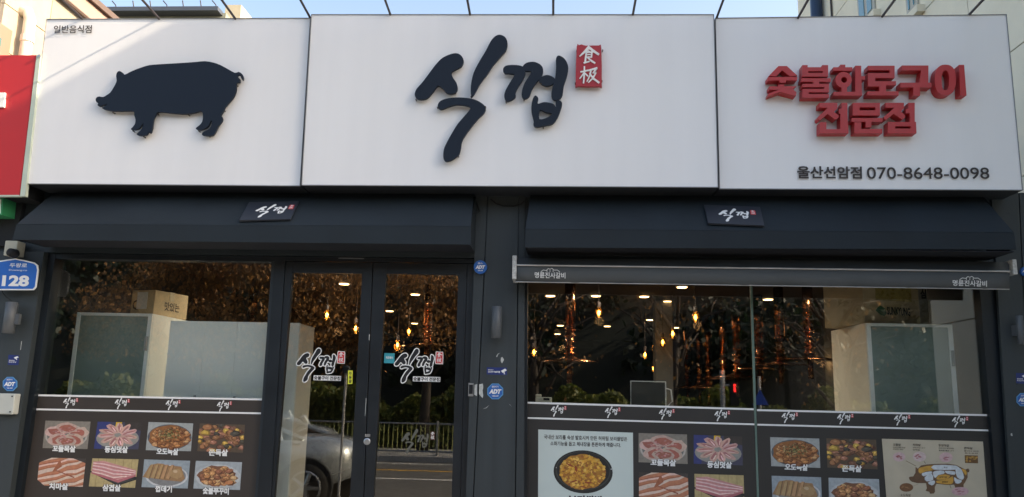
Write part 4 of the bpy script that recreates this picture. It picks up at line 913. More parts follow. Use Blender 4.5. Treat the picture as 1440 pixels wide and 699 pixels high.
def food(kind):
    g = random.Random(kind*13+5); p = []
    if kind == 0:
        p = [bgp((.24, .215, .18)), (blob(.5, .55, .47, .44, g, 24, 0), (.44, .40, .35)), (blob(.5, .55, .43, .39, g, 24, 0), (.16, .16, .15))]
        for cx, cy, r in ((.24, .42, .6), (.76, .42, -.6), (.5, .25, 0), (.32, .68, -.9), (.68, .68, .9), (.5, .72, 0)):
            p += [(blob(cx, cy, .24, .2, g, 12, .12, r), jit((.55, .40, .33), g)), (blob(cx, cy, .17, .13, g, 10, .2, r), jit((.36, .12, .09), g))]
        for _ in range(50): a = g.uniform(0, 6.28); r = g.uniform(.05, .3); p.append((blob(.5+r*math.cos(a)*1.1, .5+r*math.sin(a), .03, .02, g, 5), jit((.48, .24, .22), g, .35)))
    elif kind == 1:
        p = [bgp((.06, .06, .10)), ([(0, 0), (.3, 0), (.15, 1), (0, 1)], (.035, .045, .17)), ([(.42, 0), (.55, 0), (.55, 1), (.38, 1)], (.65, .42, .02)), ([(.62, 0), (1, 0), (1, .3), (.62, .2)], (.05, .04, .035)), (blob(.5, .6, .48, .38, g, 24, 0), (.28, .27, .24))]
        for k in range(11):
            a = k*.571+.2; cx, cy = .5+.26*math.cos(a), .48+.24*math.sin(a)*1.1
            p += [(blob(cx, cy, .2, .085, g, 12, .14, a*.95), jit((.60, .37, .31), g)), (blob(cx, cy-.01, .15, .035, g, 9, .3, a*.95+.1), jit((.40, .16, .15), g)), (blob(cx+.02, cy+.02, .1, .015, g, 6, .3, a), jit((.78, .55, .52), g))]
    elif kind in (2, 3, 7):
        if kind == 2: p = [bgp((.36, .38, .37)), (blob(.5, .52, .49, .46, g, 24, 0), (.10, .11, .12)), (blob(.5, .52, .46, .43, g, 20, .05), (.30, .12, .04))]; cl = [(.50, .22, .08), (.38, .15, .05), (.55, .30, .13), (.25, .10, .04)]
        if kind == 3: p = [bgp((.10, .07, .045))]; cl = [(.52, .30, .06), (.34, .16, .07), (.60, .38, .08), (.22, .10, .06), (.45, .20, .12), (.08, .07, .05)]
        if kind == 7: p = [bgp((.36, .40, .42)), (blob(.5, .55, .49, .44, g, 20, .03), (.48, .50, .50)), (blob(.48, .52, .40, .36, g, 20, .1), (.20, .09, .05))]; cl = [(.58, .30, .12), (.45, .20, .08), (.62, .38, .18), (.30, .12, .06)]
        n_ = {2: 120, 3: 70, 7: 80}[kind]
        for _ in range(n_):
            a = g.uniform(0, 6.28); r = g.uniform(0, 1)**.5
            sx, sy2 = {2: (.44, .40), 3: (.56, .56), 7: (.38, .33)}[kind]; cx, cy = .5+sx*r*math.cos(a), .52+sy2*r*math.sin(a)
            cx, cy = min(.97, max(.03, cx)), min(.97, max(.03, cy)); sz = {2: .05, 3: .085, 7: .07}[kind]*g.uniform(.6, 1.3); c = g.choice(cl); ro = g.uniform(0, 3)
            p += [(blob(cx+.01, cy+.015, sz*1.15, sz*1.1, g, 7, .2, ro), jit((c[0]*.4, c[1]*.35, c[2]*.4), g)), (blob(cx, cy, sz, sz*.8, g, 7, .3, ro), jit(c, g)), (blob(cx-.01, cy-.015, sz*.4, sz*.25, g, 5, .3, ro), jit((min(1, c[0]*1.5), min(1, c[1]*1.6), c[2]*1.9), g))]
        if kind == 2:
            for _ in range(90): a = g.uniform(0, 6.28); r = g.uniform(0, 1); p.append((blob(.48+.26*r*math.cos(a), .42+.24*r*math.sin(a), .015, .022, g, 4), jit(g.choice([(.07, .10, .03), (.14, .15, .06), (.35, .30, .12)]), g)))
    elif kind == 4:
        p = [bgp((.50, .20, .11))]
        for k, (y, w1, w2) in enumerate(((-.05, .10, .05), (.17, .06, .10), (.36, .13, .07), (.62, .07, .12), (.82, .14, .06), (1.08, .08, .1), (1.3, .1, .1))):
            L = [(0, y+.12), (.2, y+.03), (.42, y-.03), (.62, y-.17), (.82, y-.22), (1, y-.36)]
            p.append((clipu([(x, yy+g.uniform(-.015, .015)) for x, yy in L]+[(x, yy+w1+(w2-w1)*x+g.uniform(-.02, .02)) for x, yy in L[::-1]]), jit((.72, .54, .44), g, .08)))
            p.append((clipu([(x, yy+w1+.09) for x, yy in L]+[(x, yy+w1+.13+g.uniform(0, .03)) for x, yy in L[::-1]]), jit((.40, .13, .07), g)))
        p += [([(.32, .42), (.36, .42), (.80, .66), (.78, .70)], (.30, .09, .05)), ([(.42, .12), (.46, .10), (.50, .3), (.34, .5), (.30, .5)], (.36, .12, .06))]
        p += [([(0, 0), (.26, 0), (.03, .16), (0, .2)], (.05, .04, .035)), ([(.72, 0), (1, 0), (1, .16)], (.06, .05, .045)), ([(0, .8), (.16, 1), (0, 1)], (.05, .04, .035))]
        p = [q for q in p if abs(area(q[0])) > .002]
    elif kind == 5:
        p = [bgp((.46, .36, .17))]+[([(x, 0), (x+.008, 0), (x+.008, 1), (x, 1)], (.26, .19, .08)) for x in (.13, .31, .5, .68, .86)]
        p += [([(.0, .5), (.62, .95), (1, .72), (1, .62), (.5, .5), (0, .45)], (.02, .02, .02)), ([(.03, .53), (.62, .89), (.97, .7), (.5, .5)], (.05, .05, .05))]
        p += [([(.03, .12), (.25, .08), (.98, .38), (.98, .60), (.62, .84), (.02, .54)], (.60, .30, .29))]
        for k in range(9):
            y = .10+k*.052; e_ = .56+.045*k; L = [(.03, y+g.uniform(-.01, .01)), (.25, y+.02+k*.006), (.5, y+.10+k*.012), (.97-.045*max(0, k-3), .38+k*.03)]
            w_ = g.uniform(.012, .03); c = (.80, .62, .57) if k % 2 else (.50, .17, .18)
            p += [(clipu(L+[(x, yy+w_) for x, yy in L[::-1]]), jit(c, g, .1))]
        p += [([(.02, .54), (.62, .84), (.98, .60), (.98, .54), (.6, .74), (.02, .48)], (.46, .14, .16))]
    elif kind == 6:
        p = [bgp((.30, .35, .38)), (blob(.52, .58, .46, .40, g, 26, 0), (.55, .56, .56)), (blob(.52, .57, .42, .35, g, 26, 0), (.22, .22, .22)), ([(.0, .64), (.14, .2), (.3, .13), (.42, .14), (.5, .2), (.66, .2), (.82, .22), (.92, .64), (.85, .76), (.45, .72), (.2, .66)], (.33, .19, .09))]
        for x in (.16, .27, .38, .48, .6): p += [([(x, .16+.02*g.random()), (x+.05, .17), (x-.02, .68), (x-.09, .66)], jit((.46, .28, .14), g)), ([(x+.05, .17), (x+.065, .18), (x-.0, .69), (x-.02, .68)], (.18, .10, .05))]
        p += [(blob(.72, .48, .15, .18, g, 10, .1), (.40, .25, .12)), (blob(.70, .40, .05, .06, g, 8, .1), (.55, .40, .25))]
    return p
NAMES = ['꼬들목살', '등심덧살', '오도독살', '쫀득살', '치마살', '삼겹살', '껍데기', '숯불쭈꾸미']
FLAB = ['photo of marbled pork neck slices on a grey plate', 'photo of pink pork slices fanned like a flower', 'photo of orange-brown cartilage pork with green herbs', 'photo of yellow-brown grilled chunks', 'photo of pink and white striped skirt meat', 'photo of stacked pork belly strips on wood', 'photo of folded brown pork skin on a plate', 'photo of orange grilled octopus pieces']
FOODS = [food(k) for k in range(8)]
def food_photo(k, q, cap, parent):
    sf = YS(q, FY); fp = colprint('food_photo', FOODS[k], sf, parent, .001, FLAB[k])
    cx, cy, w_ = cap; mb = MB(); sk_ = (q[1][1]-q[0][1])/(q[1][0]-q[0][0])
    cq = [(cx-w_/2, cy-4.5-sk_*w_/2), (cx+w_/2, cy-4.5+sk_*w_/2), (cx+w_/2-.5, cy+4.5+sk_*w_/2), (cx-w_/2-.5, cy+4.5-sk_*w_/2)]
    ub = MB(); fat_text(ub, NAMES[k], cq, FY, .0018, .75, bold=.01, res=1); ub.ob('caption_edge', M_BLACKPRINT, fp)
    fat_text(mb, NAMES[k], cq, FY, .0026, .33); mb.ob('caption', M_WHITEPRINT, fp)
def strip(par, a, b, wd, nm='white_line'):
    MB_ = MB(); shape(MB_, [[(a[0], a[1]-wd/2), (b[0], b[1]-wd/2), (b[0], b[1]+wd/2), (a[0], a[1]+wd/2)]], PIX(FY), .0012); return MB_.ob(nm, M_WHITEPRINT, par)
def film(label, l, r, ytl, ytr, m):
    t = empty('window_film', label, 'window film', P((l[0][0]+r[0][0])/2, 690, FY), 'printed films on the shop windows')
    zl, zr_ = P(*ytl, FY).z, P(*ytr, FY).z
    bar(MB(), l, r, FY, FY+.003, zl, ZS+.02, zr_, ZS+.02).ob('film_sheet', m, t); return t
fl = film('brown printed film with eight food photos on the left window', ((77.5, 365), (28.5, 699)), ((383, 370), (359, 699)), (49, 556), (369, 562), M_FILM_L)
strip(fl, (49.5, 555.8), (370, 561.8), 2.6); strip(fl, (46, 575.5), (368.3, 581.3), 2.4)
def band_logo(cx, cy, par, sl=.02, w_=21, h_=16.5):
    q = [(cx-w_/2, cy-h_/2-sl*w_/2), (cx+w_/2, cy-h_/2+sl*w_/2), (cx+w_/2, cy+h_/2+sl*w_/2), (cx-w_/2, cy+h_/2-sl*w_/2)]
    logo(YS(q, FY), 'logo_print', M_WHITEPRINT, par, .0015, k=2)
for x, y in ((99.5, 566.5), (172, 567.5), (243.5, 569), (315.5, 571)): band_logo(x, y, fl)
LP = [([(64, 591.5), (127.5, 593), (123, 631.5), (60, 630)], (90.5, 631, 32)), ([(137.5, 593), (199.8, 594.5), (194.5, 632), (132, 631)], (164, 632, 32)), ([(209, 593.5), (271.8, 595.5), (268.5, 634.5), (205, 633)], (236, 635, 30)), ([(281, 595.5), (344.5, 597.5), (341.5, 636.5), (277.5, 634.5)], (307.5, 636.5, 26)),
      ([(56, 643.3), (121, 645), (116.5, 684.5), (52, 682.5)], (83, 684, 26)), ([(130, 644.5), (195, 646), (190, 686), (125, 684)], (157.5, 686, 25)), ([(203, 646), (267.5, 648), (264, 687), (199, 685)], (230.5, 687.5, 23)), ([(275.5, 648), (340.5, 650), (337.5, 689), (272, 687)], (304, 690.5, 36))]
for k, (q, cap) in enumerate(LP): food_photo(k, q, cap, fl)
f2 = film('black printed film with food photos left of the glass joint, right window', ((742.2, 400), (741.7, 699)), ((1054.5, 402), (1064, 699)), (742, 566), (1060, 575.2), M_FILM_R)
strip(f2, (742, 566.3), (1060, 575.6), 2.6); strip(f2, (742, 587.8), (1061, 596.8), 2.4)
for x, y in ((785.5, 577.8), (861.5, 579.8), (937.5, 582), (1015.5, 584.3)): band_logo(x, y, f2, .03, 22, 17)
food_photo(0, [(898, 609), (966, 611), (967, 652.5), (898, 650)], (933, 650.5, 35), f2); food_photo(1, [(975.5, 611.5), (1043.5, 614), (1044.5, 654.5), (975.5, 652)], (1012, 653.5, 34), f2)
food_photo(4, [(898.5, 664), (967.3, 666), (968.5, 708), (898.5, 706)], (934, 707, 28), f2); food_photo(5, [(976.5, 666.3), (1045.6, 668.5), (1047, 710), (977, 708)], (1013, 709, 27), f2)
f3 = film('black printed film with food photos right of the glass joint, right window', ((1058.5, 402), (1068, 699)), ((1377.5, 407), (1401.5, 699)), (1064, 576.4), (1394, 583.8), M_FILM_R)
strip(f3, (1064.5, 576.8), (1395.5, 584), 2.6); strip(f3, (1065, 597.2), (1397.5, 605.5), 2.4)
for x, y in ((1110.5, 586.8), (1188.5, 588.6), (1268.5, 590.3), (1350, 592.8)): band_logo(x, y, f3, .022, 23, 17)
food_photo(2, [(1083, 614.8), (1152, 616.8), (1153.5, 658), (1084.5, 655.5)], (1120, 657, 32), f3); food_photo(3, [(1162, 616.3), (1232, 618.5), (1234, 660), (1163.5, 657.5)], (1198, 659, 27), f3)
food_photo(6, [(1085, 669), (1154.5, 671.2), (1156, 712), (1086.5, 710)], (1122, 711, 24), f3); food_photo(7, [(1165, 671.8), (1236, 673.8), (1238, 714), (1166, 712)], (1202, 713, 38), f3)
# white rice poster
q = [(757, 604), (890, 608.5), (891, 742), (756.5, 738)]
po = empty('white_poster', 'white poster with two text lines and a black bowl of yellow rice', 'poster', P(823, 700, FY)); sf = YS(q, FY)
shape(MB(), [UNITQ], sf, .003, .0005).ob('sheet', mat('poster_paper', (.60, .68, .64), .6, noise=.03, nscale=3), po)
mb = MB(); text(mb, '국내산 보리를 숙성 발효시켜 만든 허위팀 보리쌀밥은', YS([(765, 611), (882, 614.5), (882, 620.5), (765, 617.5)], FY), .004, .02); mb.ob('text_line', M_BROWNTXT, po); mb = MB(); text(mb, '소화기능을 돕고 체내장을 튼튼하게 해줍니다.', YS([(774, 620.5), (873, 623), (873, 629), (774, 626.5)], FY), .004, .02)
mb.ob('text_line', M_BROWNTXT, po); mb = MB(); text(mb, '보리쌀밥', YS([(799, 696), (848, 697.5), (848, 712), (799, 710.5)], FY), .004, .05); mb.ob('poster_title', M_BROWNTXT, po)
g = random.Random(3); bs = YS([(778, 632), (862, 634.5), (862, 695), (778, 692.5)], FY)
pp = [(blob(.5, .5, .495, .5, g, 40, 0), (.02, .022, .02)), (blob(.5, .48, .46, .45, g, 40, 0), (.05, .05, .045)), (blob(.5, .47, .44, .43, g, 40, 0), (.018, .018, .017)), (blob(.49, .50, .39, .41, g, 30, .04), (.42, .18, .03))]
for _ in range(330):
    a = g.uniform(0, 6.28); r = g.uniform(0, 1)**.5; cx, cy = .49+.38*r*math.cos(a), .5+.40*r*math.sin(a); s_ = g.uniform(.018, .032)
    pp.append((blob(cx, cy, s_, s_*1.2, g, 6, .2), jit(g.choice([(.68, .36, .05), (.60, .28, .04), (.75, .45, .10), (.66, .34, .05), (.35, .12, .03)]), g)))
for cx, cy, r in ((.28, .35, .5), (.38, .42, 1.4), (.35, .72, -.4), (.5, .85, .2), (.6, .75, 0)): pp.append((blob(cx, cy, .07, .02, g, 7, .3, r), (.32, .06, .02)))
pp += [(blob(.97, .42, .012, .02, g, 5), (.5, .5, .5)), (blob(.05, .42, .008, .015, g, 5), (.4, .4, .4))]
colprint('rice_bowl_picture', pp, bs, po, .004)
# beige cuts poster (the poster's own picture coordinates from a 1296 x 699 view of 165 x 89 px)
q = [(1240, 617), (1382, 621), (1392, 752), (1250, 748)]
bp_ = empty('beige_poster', 'beige poster with a pig diagram showing meat cuts', 'poster', P(1318, 700, FY)); sf = YS(q, FY)
shape(MB(), [UNITQ], sf, .003, .0005).ob('sheet', mat('beige_paper', (.54, .47, .35), .7, noise=.07, nscale=9), bp_)
C_ = lambda pts: [(1235+x/7.855, 610+y/7.855) for x, y in pts]
BR = (.16, .085, .045); WH = (.62, .66, .68); OR = (.62, .33, .06); g = random.Random(9); pp = []
pp.append((C_([(335, 485), (345, 475), (385, 470), (408, 430), (410, 365), (435, 385), (470, 350), (540, 338), (640, 332), (760, 330), (860, 345), (920, 375), (960, 395), (990, 382), (1005, 400), (1000, 425), (982, 425), (985, 480), (960, 530), (940, 560), (940, 620), (925, 640), (860, 640), (850, 600), (835, 562), (760, 565), (640, 552), (622, 590), (625, 640), (610, 660), (570, 662), (560, 640), (520, 630), (535, 600), (525, 545), (430, 545), (370, 530), (345, 510)]), BR))
for l, c in (([(440, 400), (470, 370), (600, 350), (605, 400), (520, 415), (460, 440)], OR), ([(612, 345), (860, 352), (862, 395), (610, 395)], WH), ([(480, 435), (575, 415), (590, 430), (500, 470)], WH), ([(510, 480), (585, 435), (605, 510), (530, 525)], WH), ([(545, 540), (615, 515), (622, 545), (590, 570)], WH), ([(598, 430), (640, 408), (720, 408), (725, 440), (660, 455), (625, 490)], WH), ([(735, 410), (840, 415), (840, 452), (760, 440)], WH),
             ([(640, 500), (660, 462), (720, 448), (790, 462), (760, 495), (690, 508)], OR), ([(640, 520), (700, 512), (780, 490), (822, 470), (822, 545), (760, 558), (650, 545)], OR), ([(850, 400), (885, 375), (920, 400), (945, 480), (920, 508), (870, 480)], WH), ([(835, 480), (870, 500), (920, 515), (900, 545), (850, 545)], WH), ([(915, 385), (960, 400), (975, 430), (965, 460), (935, 420)], OR)): pp.append((smooth_loop(C_(l), 2), c))
for (cx, cy, rx, ry, c, c2) in ((228, 255, 70, 52, (.60, .42, .42), (.35, .08, .09)), (452, 252, 74, 55, (.62, .48, .46), (.42, .14, .16)), (745, 260, 74, 55, (.62, .42, .42), (.44, .18, .2)), (308, 592, 76, 48, (.20, .09, .04), (.32, .16, .07)), (902, 635, 95, 48, (.58, .36, .38), (.40, .16, .19))):
    pp.append((C_(ell(cx, cy, rx, ry, 16)), c))
    for k in range(7): a = g.uniform(0, 6.28); r = g.uniform(0, .6); pp.append((C_(ell(cx+rx*r*math.cos(a), cy+ry*r*math.sin(a), rx*.22, ry*.12, 6)), c2))
pp.append((C_([(952, 236), (1096, 240), (1100, 326), (956, 322)]), (.16, .08, .03)))
for _ in range(16): pp.append((C_(ell(g.uniform(970, 1085), g.uniform(255, 308), 14, 11, 6)), jit((.45, .24, .06), g, .4)))
for a, b in (((300, 300), (412, 358)), ((500, 305), (518, 330)), ((655, 300), (615, 330)), ((380, 580), (440, 555)), ((785, 565), (800, 605))): pp.append((C_([a, (a[0]+4, a[1]-4), (b[0]+4, b[1]-4), b]), (.2, .15, .1)))
colprint('cuts_diagram', pp, PIX(FY), bp_, .004)
mb = MB()
for s_, x, y, w_, h_ in (('꼬들살', 160, 105, 85, 28), ('국내산 돼지 목살', 158, 142, 138, 15), ('쫀득한 식감', 160, 163, 112, 14), ('치마살', 378, 108, 86, 28), ('부드러운 고기', 380, 146, 132, 14), ('담백함', 380, 170, 76, 14), ('등심덧살', 662, 112, 116, 28), ('고소하고 부드러운', 662, 150, 170, 15), ('꽃처럼 펼친 고기', 664, 176, 166, 15), ('쫀득살', 945, 145, 92, 26), ('쫄깃하고 고소한', 946, 182, 160, 14), ('특수부위', 950, 206, 142, 14), ('오도독살', 240, 660, 115, 30), ('삼겹살', 700, 520, 66, 18), ('등심', 720, 362, 40, 16), ('갈매기살', 670, 468, 84, 18)):
    qq = C_([(x, y), (x+w_, y+w_*.028), (x+w_, y+h_+w_*.028), (x, y+h_)]); text(mb, s_, YS(qq, FY), .0056, .012, res=1)
mb.ob('poster_text', M_BROWNTXT, bp_)

# ------------------------------------------------------------------ stickers
def sticker(name, label, cat, px, Y): return empty(name, label, cat, P(*px, Y))
DY = .06
def door_logo(label, q, tq):
    t = sticker('door_logo_sticker', label, 'sticker', ((q[0][0]+q[1][0])/2, q[2][1]), DY); t['group'] = 'name stickers on the glass doors'
    logo(YS(q, DY), 'logo_print', M_BLACKPRINT, t, .001, outline=M_WHITEPRINT, k=3)
    shape(MB(), [[(-.02, -.12), (1.02, -.12), (1.02, 1.12), (-.02, 1.12)]], YS(tq, DY), .001).ob('caption_ground', M_WHITEPRINT, t)
    mb = MB(); text(mb, '숯불구이 전문점', YS(tq, DY), .002, .03); mb.ob('caption', M_BLACKPRINT, t)
door_logo('outlined black name sticker on the left door glass', [(418, 489), (485, 491), (483, 539), (416, 537)], [(442, 528.5), (479, 529.5), (478.5, 535), (441.5, 534)])
door_logo('outlined black name sticker on the right door glass', [(555.5, 489.5), (623, 491.5), (621.5, 540), (554, 538)], [(581.5, 530), (618.5, 531), (618.3, 536.5), (581.2, 535.5)])
t = sticker('name_reflection_print', 'faint painted reflection of the name low on the right door glass', 'sticker', (588, 640), DY)  # mirror image of the door name, painted on the glass as flat print
mg = mat('reflection_print', (.11, .11, .09), .6); logo(YS([(565, 602), (612, 604), (611, 640), (563, 639)], DY), 'logo_print', mg, t, .001, k=2, seal_m=mat('reflection_red', (.10, .035, .025), .6))
t = sticker('yellow_sticker', 'upright yellow notice sticker on the left door glass', 'sticker', (492, 540), DY)
shape(MB(), [UNITQ], YS([(489.5, 521), (496, 521), (495.5, 540), (489, 540)], DY), .001).ob('sheet', mat('yellow_print', (.70, .72, .06), .5), t)
mb = MB(); 
for k, ch in enumerate('자동문'): text(mb, ch, YS([(490.8, 523+k*5.5), (494.8, 523+k*5.5), (494.6, 527.5+k*5.5), (490.6, 527.5+k*5.5)], DY), .002, .03)
mb.ob('lettering', M_BLACKPRINT, t)
t = sticker('cyan_sticker', 'small square cyan sticker at the left edge of the right door glass', 'sticker', (547, 511), DY)
shape(MB(), [UNITQ], YS([(540.5, 496.5), (555, 497), (554.5, 511), (540, 510.5)], DY), .001).ob('sheet', mat('cyan_print', (.03, .33, .40), .5), t)
mb = MB(); text(mb, '제로페이', YS([(542.5, 501), (552.5, 501.3), (552.3, 505), (542.3, 504.7)], DY), .002, .02); mb.ob('lettering', M_WHITEPRINT, t)
PYL = -.02
def octa(cx, cy, r, k=8): return [(cx+r*math.cos(math.pi/8+i*math.pi/4), cy+r*math.sin(math.pi/8+i*math.pi/4)) for i in range(8)]
def adt(label, cx, cy, r, Y, thick=.004, rnd=False):
    t = sticker('security_badge', label, 'security badge', (cx, cy+r), Y); t['group'] = 'blue security badges on the shop front'
    ol = (lambda c: ell(cx, cy, r*c, r*c, 28)) if rnd else (lambda c: octa(cx, cy, r*c))
    if not rnd: shape(MB(), [ol(1.0)], PIX(Y), .001+thick, .0).ob('badge_rim', mat('light_blue_print', (.10, .30, .55), .4), t)
    shape(MB(), [ol(1.0 if rnd else .88)], PIX(Y), .002+thick, .0).ob('badge_plate', M_BLUE, t)
    mb = MB(); text(mb, 'ADT', YS([(cx-r*.68, cy-r*.28), (cx+r*.68, cy-r*.26), (cx+r*.60, cy+r*.30), (cx-r*.74, cy+r*.28)], Y), .004+thick, .06, skew=.05)
    text(mb, '캡스' if rnd else '출동경비구역', YS([(cx-r*.35, cy-r*.68), (cx+r*.35, cy-r*.68), (cx+r*.4, cy-r*.45), (cx-r*.4, cy-r*.45)], Y), .004+thick, .02); text(mb, '1588-6400', YS([(cx-r*.4, cy+r*.45), (cx+r*.4, cy+r*.45), (cx+r*.35, cy+r*.62), (cx-r*.35, cy+r*.62)], Y), .004+thick, .02)
    mb.ob('badge_lettering', M_WHITEPRINT, t)
adt('round domed blue security badge high on the pillar, right of the doors', 676, 376.5, 9.3, -.02, .03, True)
adt('octagonal blue security sticker on the central pillar', 696.5, 550.5, 12, PYL)
adt('octagonal blue security sticker on the left pilaster above the white box', 14.5, 540, 10.8, -.03)
adt('octagonal blue security sticker at the right edge of the front', 1438.5, 562, 10, PYL)
adt('blue security badge high at the right edge of the front', 1440, 382, 6.5, PYL, .02, True)
def cctv(label, q, Y, wide):
    t = sticker('camera_notice', label, 'notice sticker', q[3], Y); t['group'] = 'dark blue camera notices'
    sf = YS(q, Y); shape(MB(), [UNITQ], sf, .001).ob('sheet', M_DBLUE, t)
    mb = MB()
    if wide:
        text(mb, 'CCTV 녹화중', sub(sf, .06, .48, .66, .76), .002, .04); text(mb, '출동경비', sub(sf, .07, .28, .32, .42), .002, .03); o_ = sub(sf, .62, .05, 1.0, .95)
    else:
        text(mb, '경비구역', sub(sf, .08, .5, .6, .62), .002, .03); text(mb, 'CCTV', sub(sf, .08, .66, .8, .78), .002, .03); o_ = sub(sf, .4, .06, 1.0, .5)
    shape(mb, [[(.2, .45), (.75, .1), (.98, .35), (.45, .75)]], o_, .002); shape(mb, [[(.55, .70), (.68, .62), (.75, .95), (.6, .95)]], o_, .002)
    mb.ob('notice_print', M_WHITEPRINT, t)
cctv('wide dark blue camera notice on the central pillar', [(684.5, 516.5), (713, 517), (713, 527.5), (684.5, 526.5)], PYL, True)
cctv('small square camera notice on the left pilaster', [(12, 499), (27, 499.5), (26, 513.5), (11, 513)], -.03, False)
cctv('small square camera notice at the right edge of the front', [(1428.5, 524.5), (1444, 525), (1444, 540), (1429, 539)], PYL, False)
# intercom / keypad and torn paper remains
t = sticker('door_keypad', 'small black keypad in a steel surround beside the right door', 'keypad', (663, 558), PYL)
shape(MB(), [UNITQ], YS([(659, 538.5), (666, 539), (665.5, 557.5), (658.5, 557)], PYL), .012, 0).ob('surround', M_ALU, t)
shape(MB(), [UNITQ], YS([(660, 541), (665.3, 541.2), (665, 554), (659.6, 554)], PYL), .016, .012).ob('key_face', M_GAP, t)
for lab, pts in (('narrow torn white paper remnant beside the keypad', [(667.5, 541), (671, 540.5), (670.6, 557), (666.8, 555)]), ('larger torn white paper remnant right of the keypad', [(674, 540.5), (679, 539.5), (679.6, 545), (678.6, 549), (679.5, 556), (678.8, 560), (675, 556), (673.5, 554)])):
    o = shape(MB(), [pts], PIX(PYL), .001).ob('paper_remnant', mat('torn_paper', (.50, .52, .50), .8, noise=.2, nscale=80)); tag(o, lab, 'paper scrap')
for lab, pts in (('small white paint scrape on the pillar above the camera notice', [(704.5, 503), (706.5, 502), (708.8, 506), (706, 511), (704.2, 508)]), ('tiny curved white scratch on the upper pillar', [(698, 501), (700, 497.5), (703.5, 496.4), (700.5, 498.4), (698.8, 502.5)]), ('thin diagonal scratch low on the pillar', [(679, 575), (684, 573), (688.5, 569), (684.4, 573.8)]), ('faint diagonal scratch low at the right of the pillar', [(716, 568), (720, 572), (716.5, 569)])):
    o = shape(MB(), [pts], PIX(PYL), .001).ob('scuff_mark', MATS['torn_paper']); tag(o, lab, 'scuff')

for lab, pts, Y in (('hairline pale scratch on the meeting stile of the left door', [(514.5, 560), (515.2, 560), (513.6, 585), (513.1, 585)], .039), ('row of pale chips on the meeting stile between the doors', [(519, 470), (520.2, 470), (519.4, 479), (518.6, 478)], .039),
        ('small pale chip near the foot of the right pillar panel', [(1421, 610), (1423, 609), (1424, 613), (1421.6, 613)], PYL), ('short pale scratch on the left pilaster above the badge', [(30, 480), (31, 479.5), (29.4, 492), (28.6, 492)], -.03)):
    o = shape(MB(), [pts], PIX(Y), .001).ob('scuff_mark', MATS['torn_paper']); tag(o, lab, 'scuff')

# ------------------------------------------------------------------ wall lamps, plates, boxes
M_LAMP = mat('lamp_grey', (.085, .095, .105), .45, noise=.1)
def wall_lamp(label, cx, yt, yb_, wpx, Y, side=None):
    p = P(cx, yt, Y-.08); q = P(cx, yb_, Y-.08); r = wpx/2*5.9/F
    t = empty('wall_lamp', label, 'wall lamp', (p.x, Y, q.z), 'grey tube wall lamps')
    MB().lathe([(r*.85, q.z), (r, q.z+.002), (r, p.z-.002), (r*.85, p.z)], (p.x, Y-.08, 0), 20).ob('shade', M_LAMP, t, True)
    MB().box(p.x-.02, p.x+.02, Y-.08, Y-.001, (p.z+q.z)/2-.04, (p.z+q.z)/2+.04).ob('bracket', M_LAMP, t)
    if side: a = P(side, 0, Y-.08); MB().box(p.x, p.x+.075, Y-.09, Y-.06, (p.z+q.z)/2-.05, (p.z+q.z)/2+.03).ob('side_mount', M_LAMP, t)
wall_lamp('grey tube wall lamp on the central pillar', 699, 431, 476, 14.5, PYL)
wall_lamp('grey tube wall lamp on the left pilaster below the number plate', 17.5, 425, 469, 16.5, -.03, 30)
wall_lamp('grey tube wall lamp at the right edge of the front', 1433, 444, 484, 9, PYL)
# house number plate
NY = -.12
t = empty('house_number_plate', 'blue house number plate reading 128 at the left end of the front', 'number plate', P(20, 408, NY))
pl = [(-10, 368), (10, 365), (22, 363.5), (35, 366), (48, 369), (53, 373), (54, 380), (50.5, 404), (47, 408), (-12, 408)]
shape(MB(), [pl], PIX(NY), .0, -.01).ob('plate_rim', M_WHITEPRINT, t)
pl2 = [(-10, 370), (10, 367), (22, 365.3), (34.5, 367.7), (47, 370.8), (51.2, 374), (52.1, 380), (49, 403), (46, 406.3), (-12, 406.3)]
shape(MB(), [pl2], PIX(NY), .0015, .0).ob('plate_face', mat('plate_blue', (.012, .13, .50), .4), t)
mb = MB(); text(mb, '두왕로', YS([(14.5, 370), (39, 370.5), (38, 376.5), (13.5, 376)], NY), .003, .02); text(mb, 'Duwang-ro', YS([(13, 378.5), (38.5, 379), (38.3, 382), (12.8, 381.5)], NY), .003, .01); text(mb, '128', YS([(4, 387), (42, 387.5), (40.5, 403), (2.5, 402.5)], NY), .003, .045, res=4)
mb.ob('plate_lettering', M_WHITEPRINT, t)
t = empty('security_camera', 'small dark camera with a cream bracket above the number plate', 'security camera', P(26, 362, -.1))
a = P(17, 341, -.05); b = P(35, 362, -.05)
bevel(MB().box(a.x, b.x-.02, -.13, -.031, b.z, a.z).ob('bracket', mat('cream_plastic2', (.50, .48, .38), .5, noise=.1), t), .006)
p = P(19, 356, -.17); MB().lathe([(.012, -.05), (.032, -.04), (.035, .02), (.02, .045)], (p.x, -.17, p.z), 14, 'y').ob('lens_body', M_GAP, t, True)
mb = MB(); pts = [P(x, y, -.06) for x, y in ((3, 408), (4, 412), (9, 418), (14, 421), (17, 424))]; mb.tube(pts, .0035, 5); tag(mb.ob('lamp_cable', M_GAP), 'thin black cable from the number plate down to the wall lamp', 'cable')
t = empty('junction_box', 'white plastic junction box on the left pilaster', 'junction box', P(8, 583, -.03))
a = P(-10, 553, -.10); b = P(17.5, 583, -.10)
bevel(MB().box(a.x, b.x, -.10, -.031, b.z, a.z).ob('box', mat('box_white', (.50, .52, .48), .5, noise=.06), t), .008)
mb = MB()
for dx, dz in ((.02, .025), (.02, -.0)): mb.lathe([(.006, -.004), (.006, .0)], (b.x-dx, -.101, a.z-dx if dz else b.z+.02), 8, 'y')
mb.ob('screw', M_DARK, t)

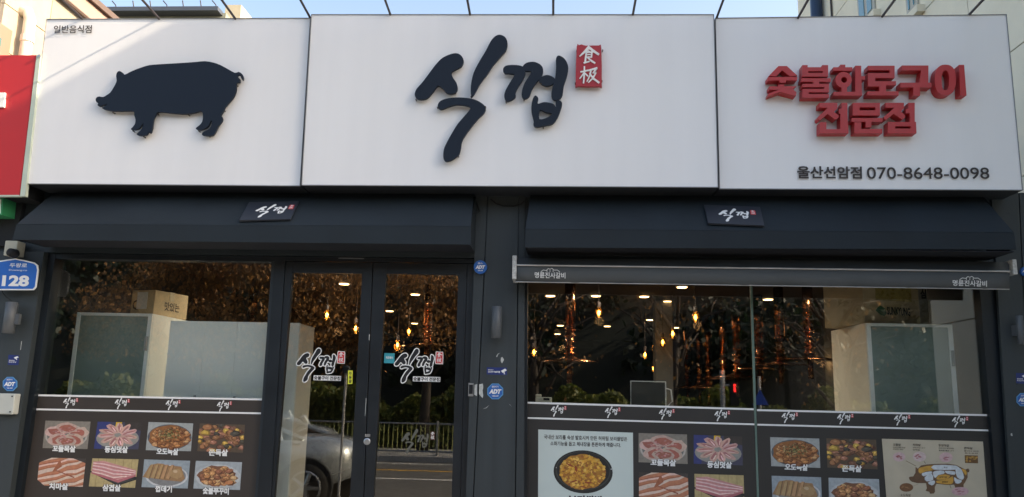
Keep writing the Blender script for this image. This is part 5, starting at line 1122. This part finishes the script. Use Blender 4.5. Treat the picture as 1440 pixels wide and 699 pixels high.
# neighbour's red sign, left
NYS = -.30
t = empty('neighbour_red_sign', 'red neighbouring shop sign box with pale green edge at the left of the picture', 'sign', P(20, 274, NYS))
q = [(-260, 79), (51, 77.5), (27.5, 274), (-290, 274)]
f = [P(x, y, NYS) for x, y in q]
MB().quad_prism([Vector((p.x, NYS, p.z)) for p in f][::-1], [Vector((p.x, NYS+.01, p.z)) for p in f][::-1]).ob('red_face', mat('red_fabric', (.50, .018, .022), .5, noise=.06, nscale=3), t)
MB().quad_prism([Vector((p.x-.006, NYS+.011, p.z)) for p in f][::-1], [Vector((p.x-.006, .05, p.z)) for p in f][::-1]).ob('sign_box', M_GAP, t)
e = [(51.4, 77.2), (57, 77.5), (35, 276), (28, 276)]; f = [P(x, y, NYS-.004) for x, y in e]
MB().quad_prism([Vector((p.x, NYS-.004, p.z)) for p in f][::-1], [Vector((p.x, NYS+.03, p.z)) for p in f][::-1]).ob('edge_profile', mat('pale_green_profile', (.48, .55, .47), .5, noise=.08), t)
slab(MB(), [(-200, 274.2), (27.3, 274.2), (27.2, 276.3), (-200, 276.2)], NYS-.003, NYS+.03).ob('bottom_profile', MATS['pale_green_profile'], t)
slab(MB(), [(-30, 130), (6.5, 130), (5, 150.5), (-30, 150.5)], NYS-.02, NYS-.001).ob('white_letter', M_WHITE, t)
p = P(56, 77, NYS-.01); MB().lathe([(.012, -.012), (.012, .0)], (p.x, NYS-.008, p.z-.01), 8, 'y').ob('screw', M_ALU, t)
t = empty('neighbour_green_sign', 'sliver of a green and white sign under the red sign', 'sign', P(0, 302, -.2))
slab(MB(), [(-120, 277.5), (5, 277.5), (2.5, 302), (-120, 302)], -.2, .0).ob('green_face', mat('green_fabric', (.03, .28, .12), .5), t)
slab(MB(), [(-120, 280), (1.5, 280), (.5, 300), (-120, 300)], -.203, -.2005).ob('white_panel', M_WHITE, t)
nb = empty('neighbour_shop', 'dark shop front to the left beneath the red sign', 'building', (-6, .5, 0))
MB().box(-12, P(10, 350, .0).x-.3, .0, 3, -.02, P(10, 290, 0).z).ob('wall', M_DARK, nb)
bar(MB(), ((-300, 276), (-300, 699)), ((33, 276), (22, 340)), -.05, -.002, P(20, 276, 0).z, zh+.04).ob('fascia', M_GAP, nb)
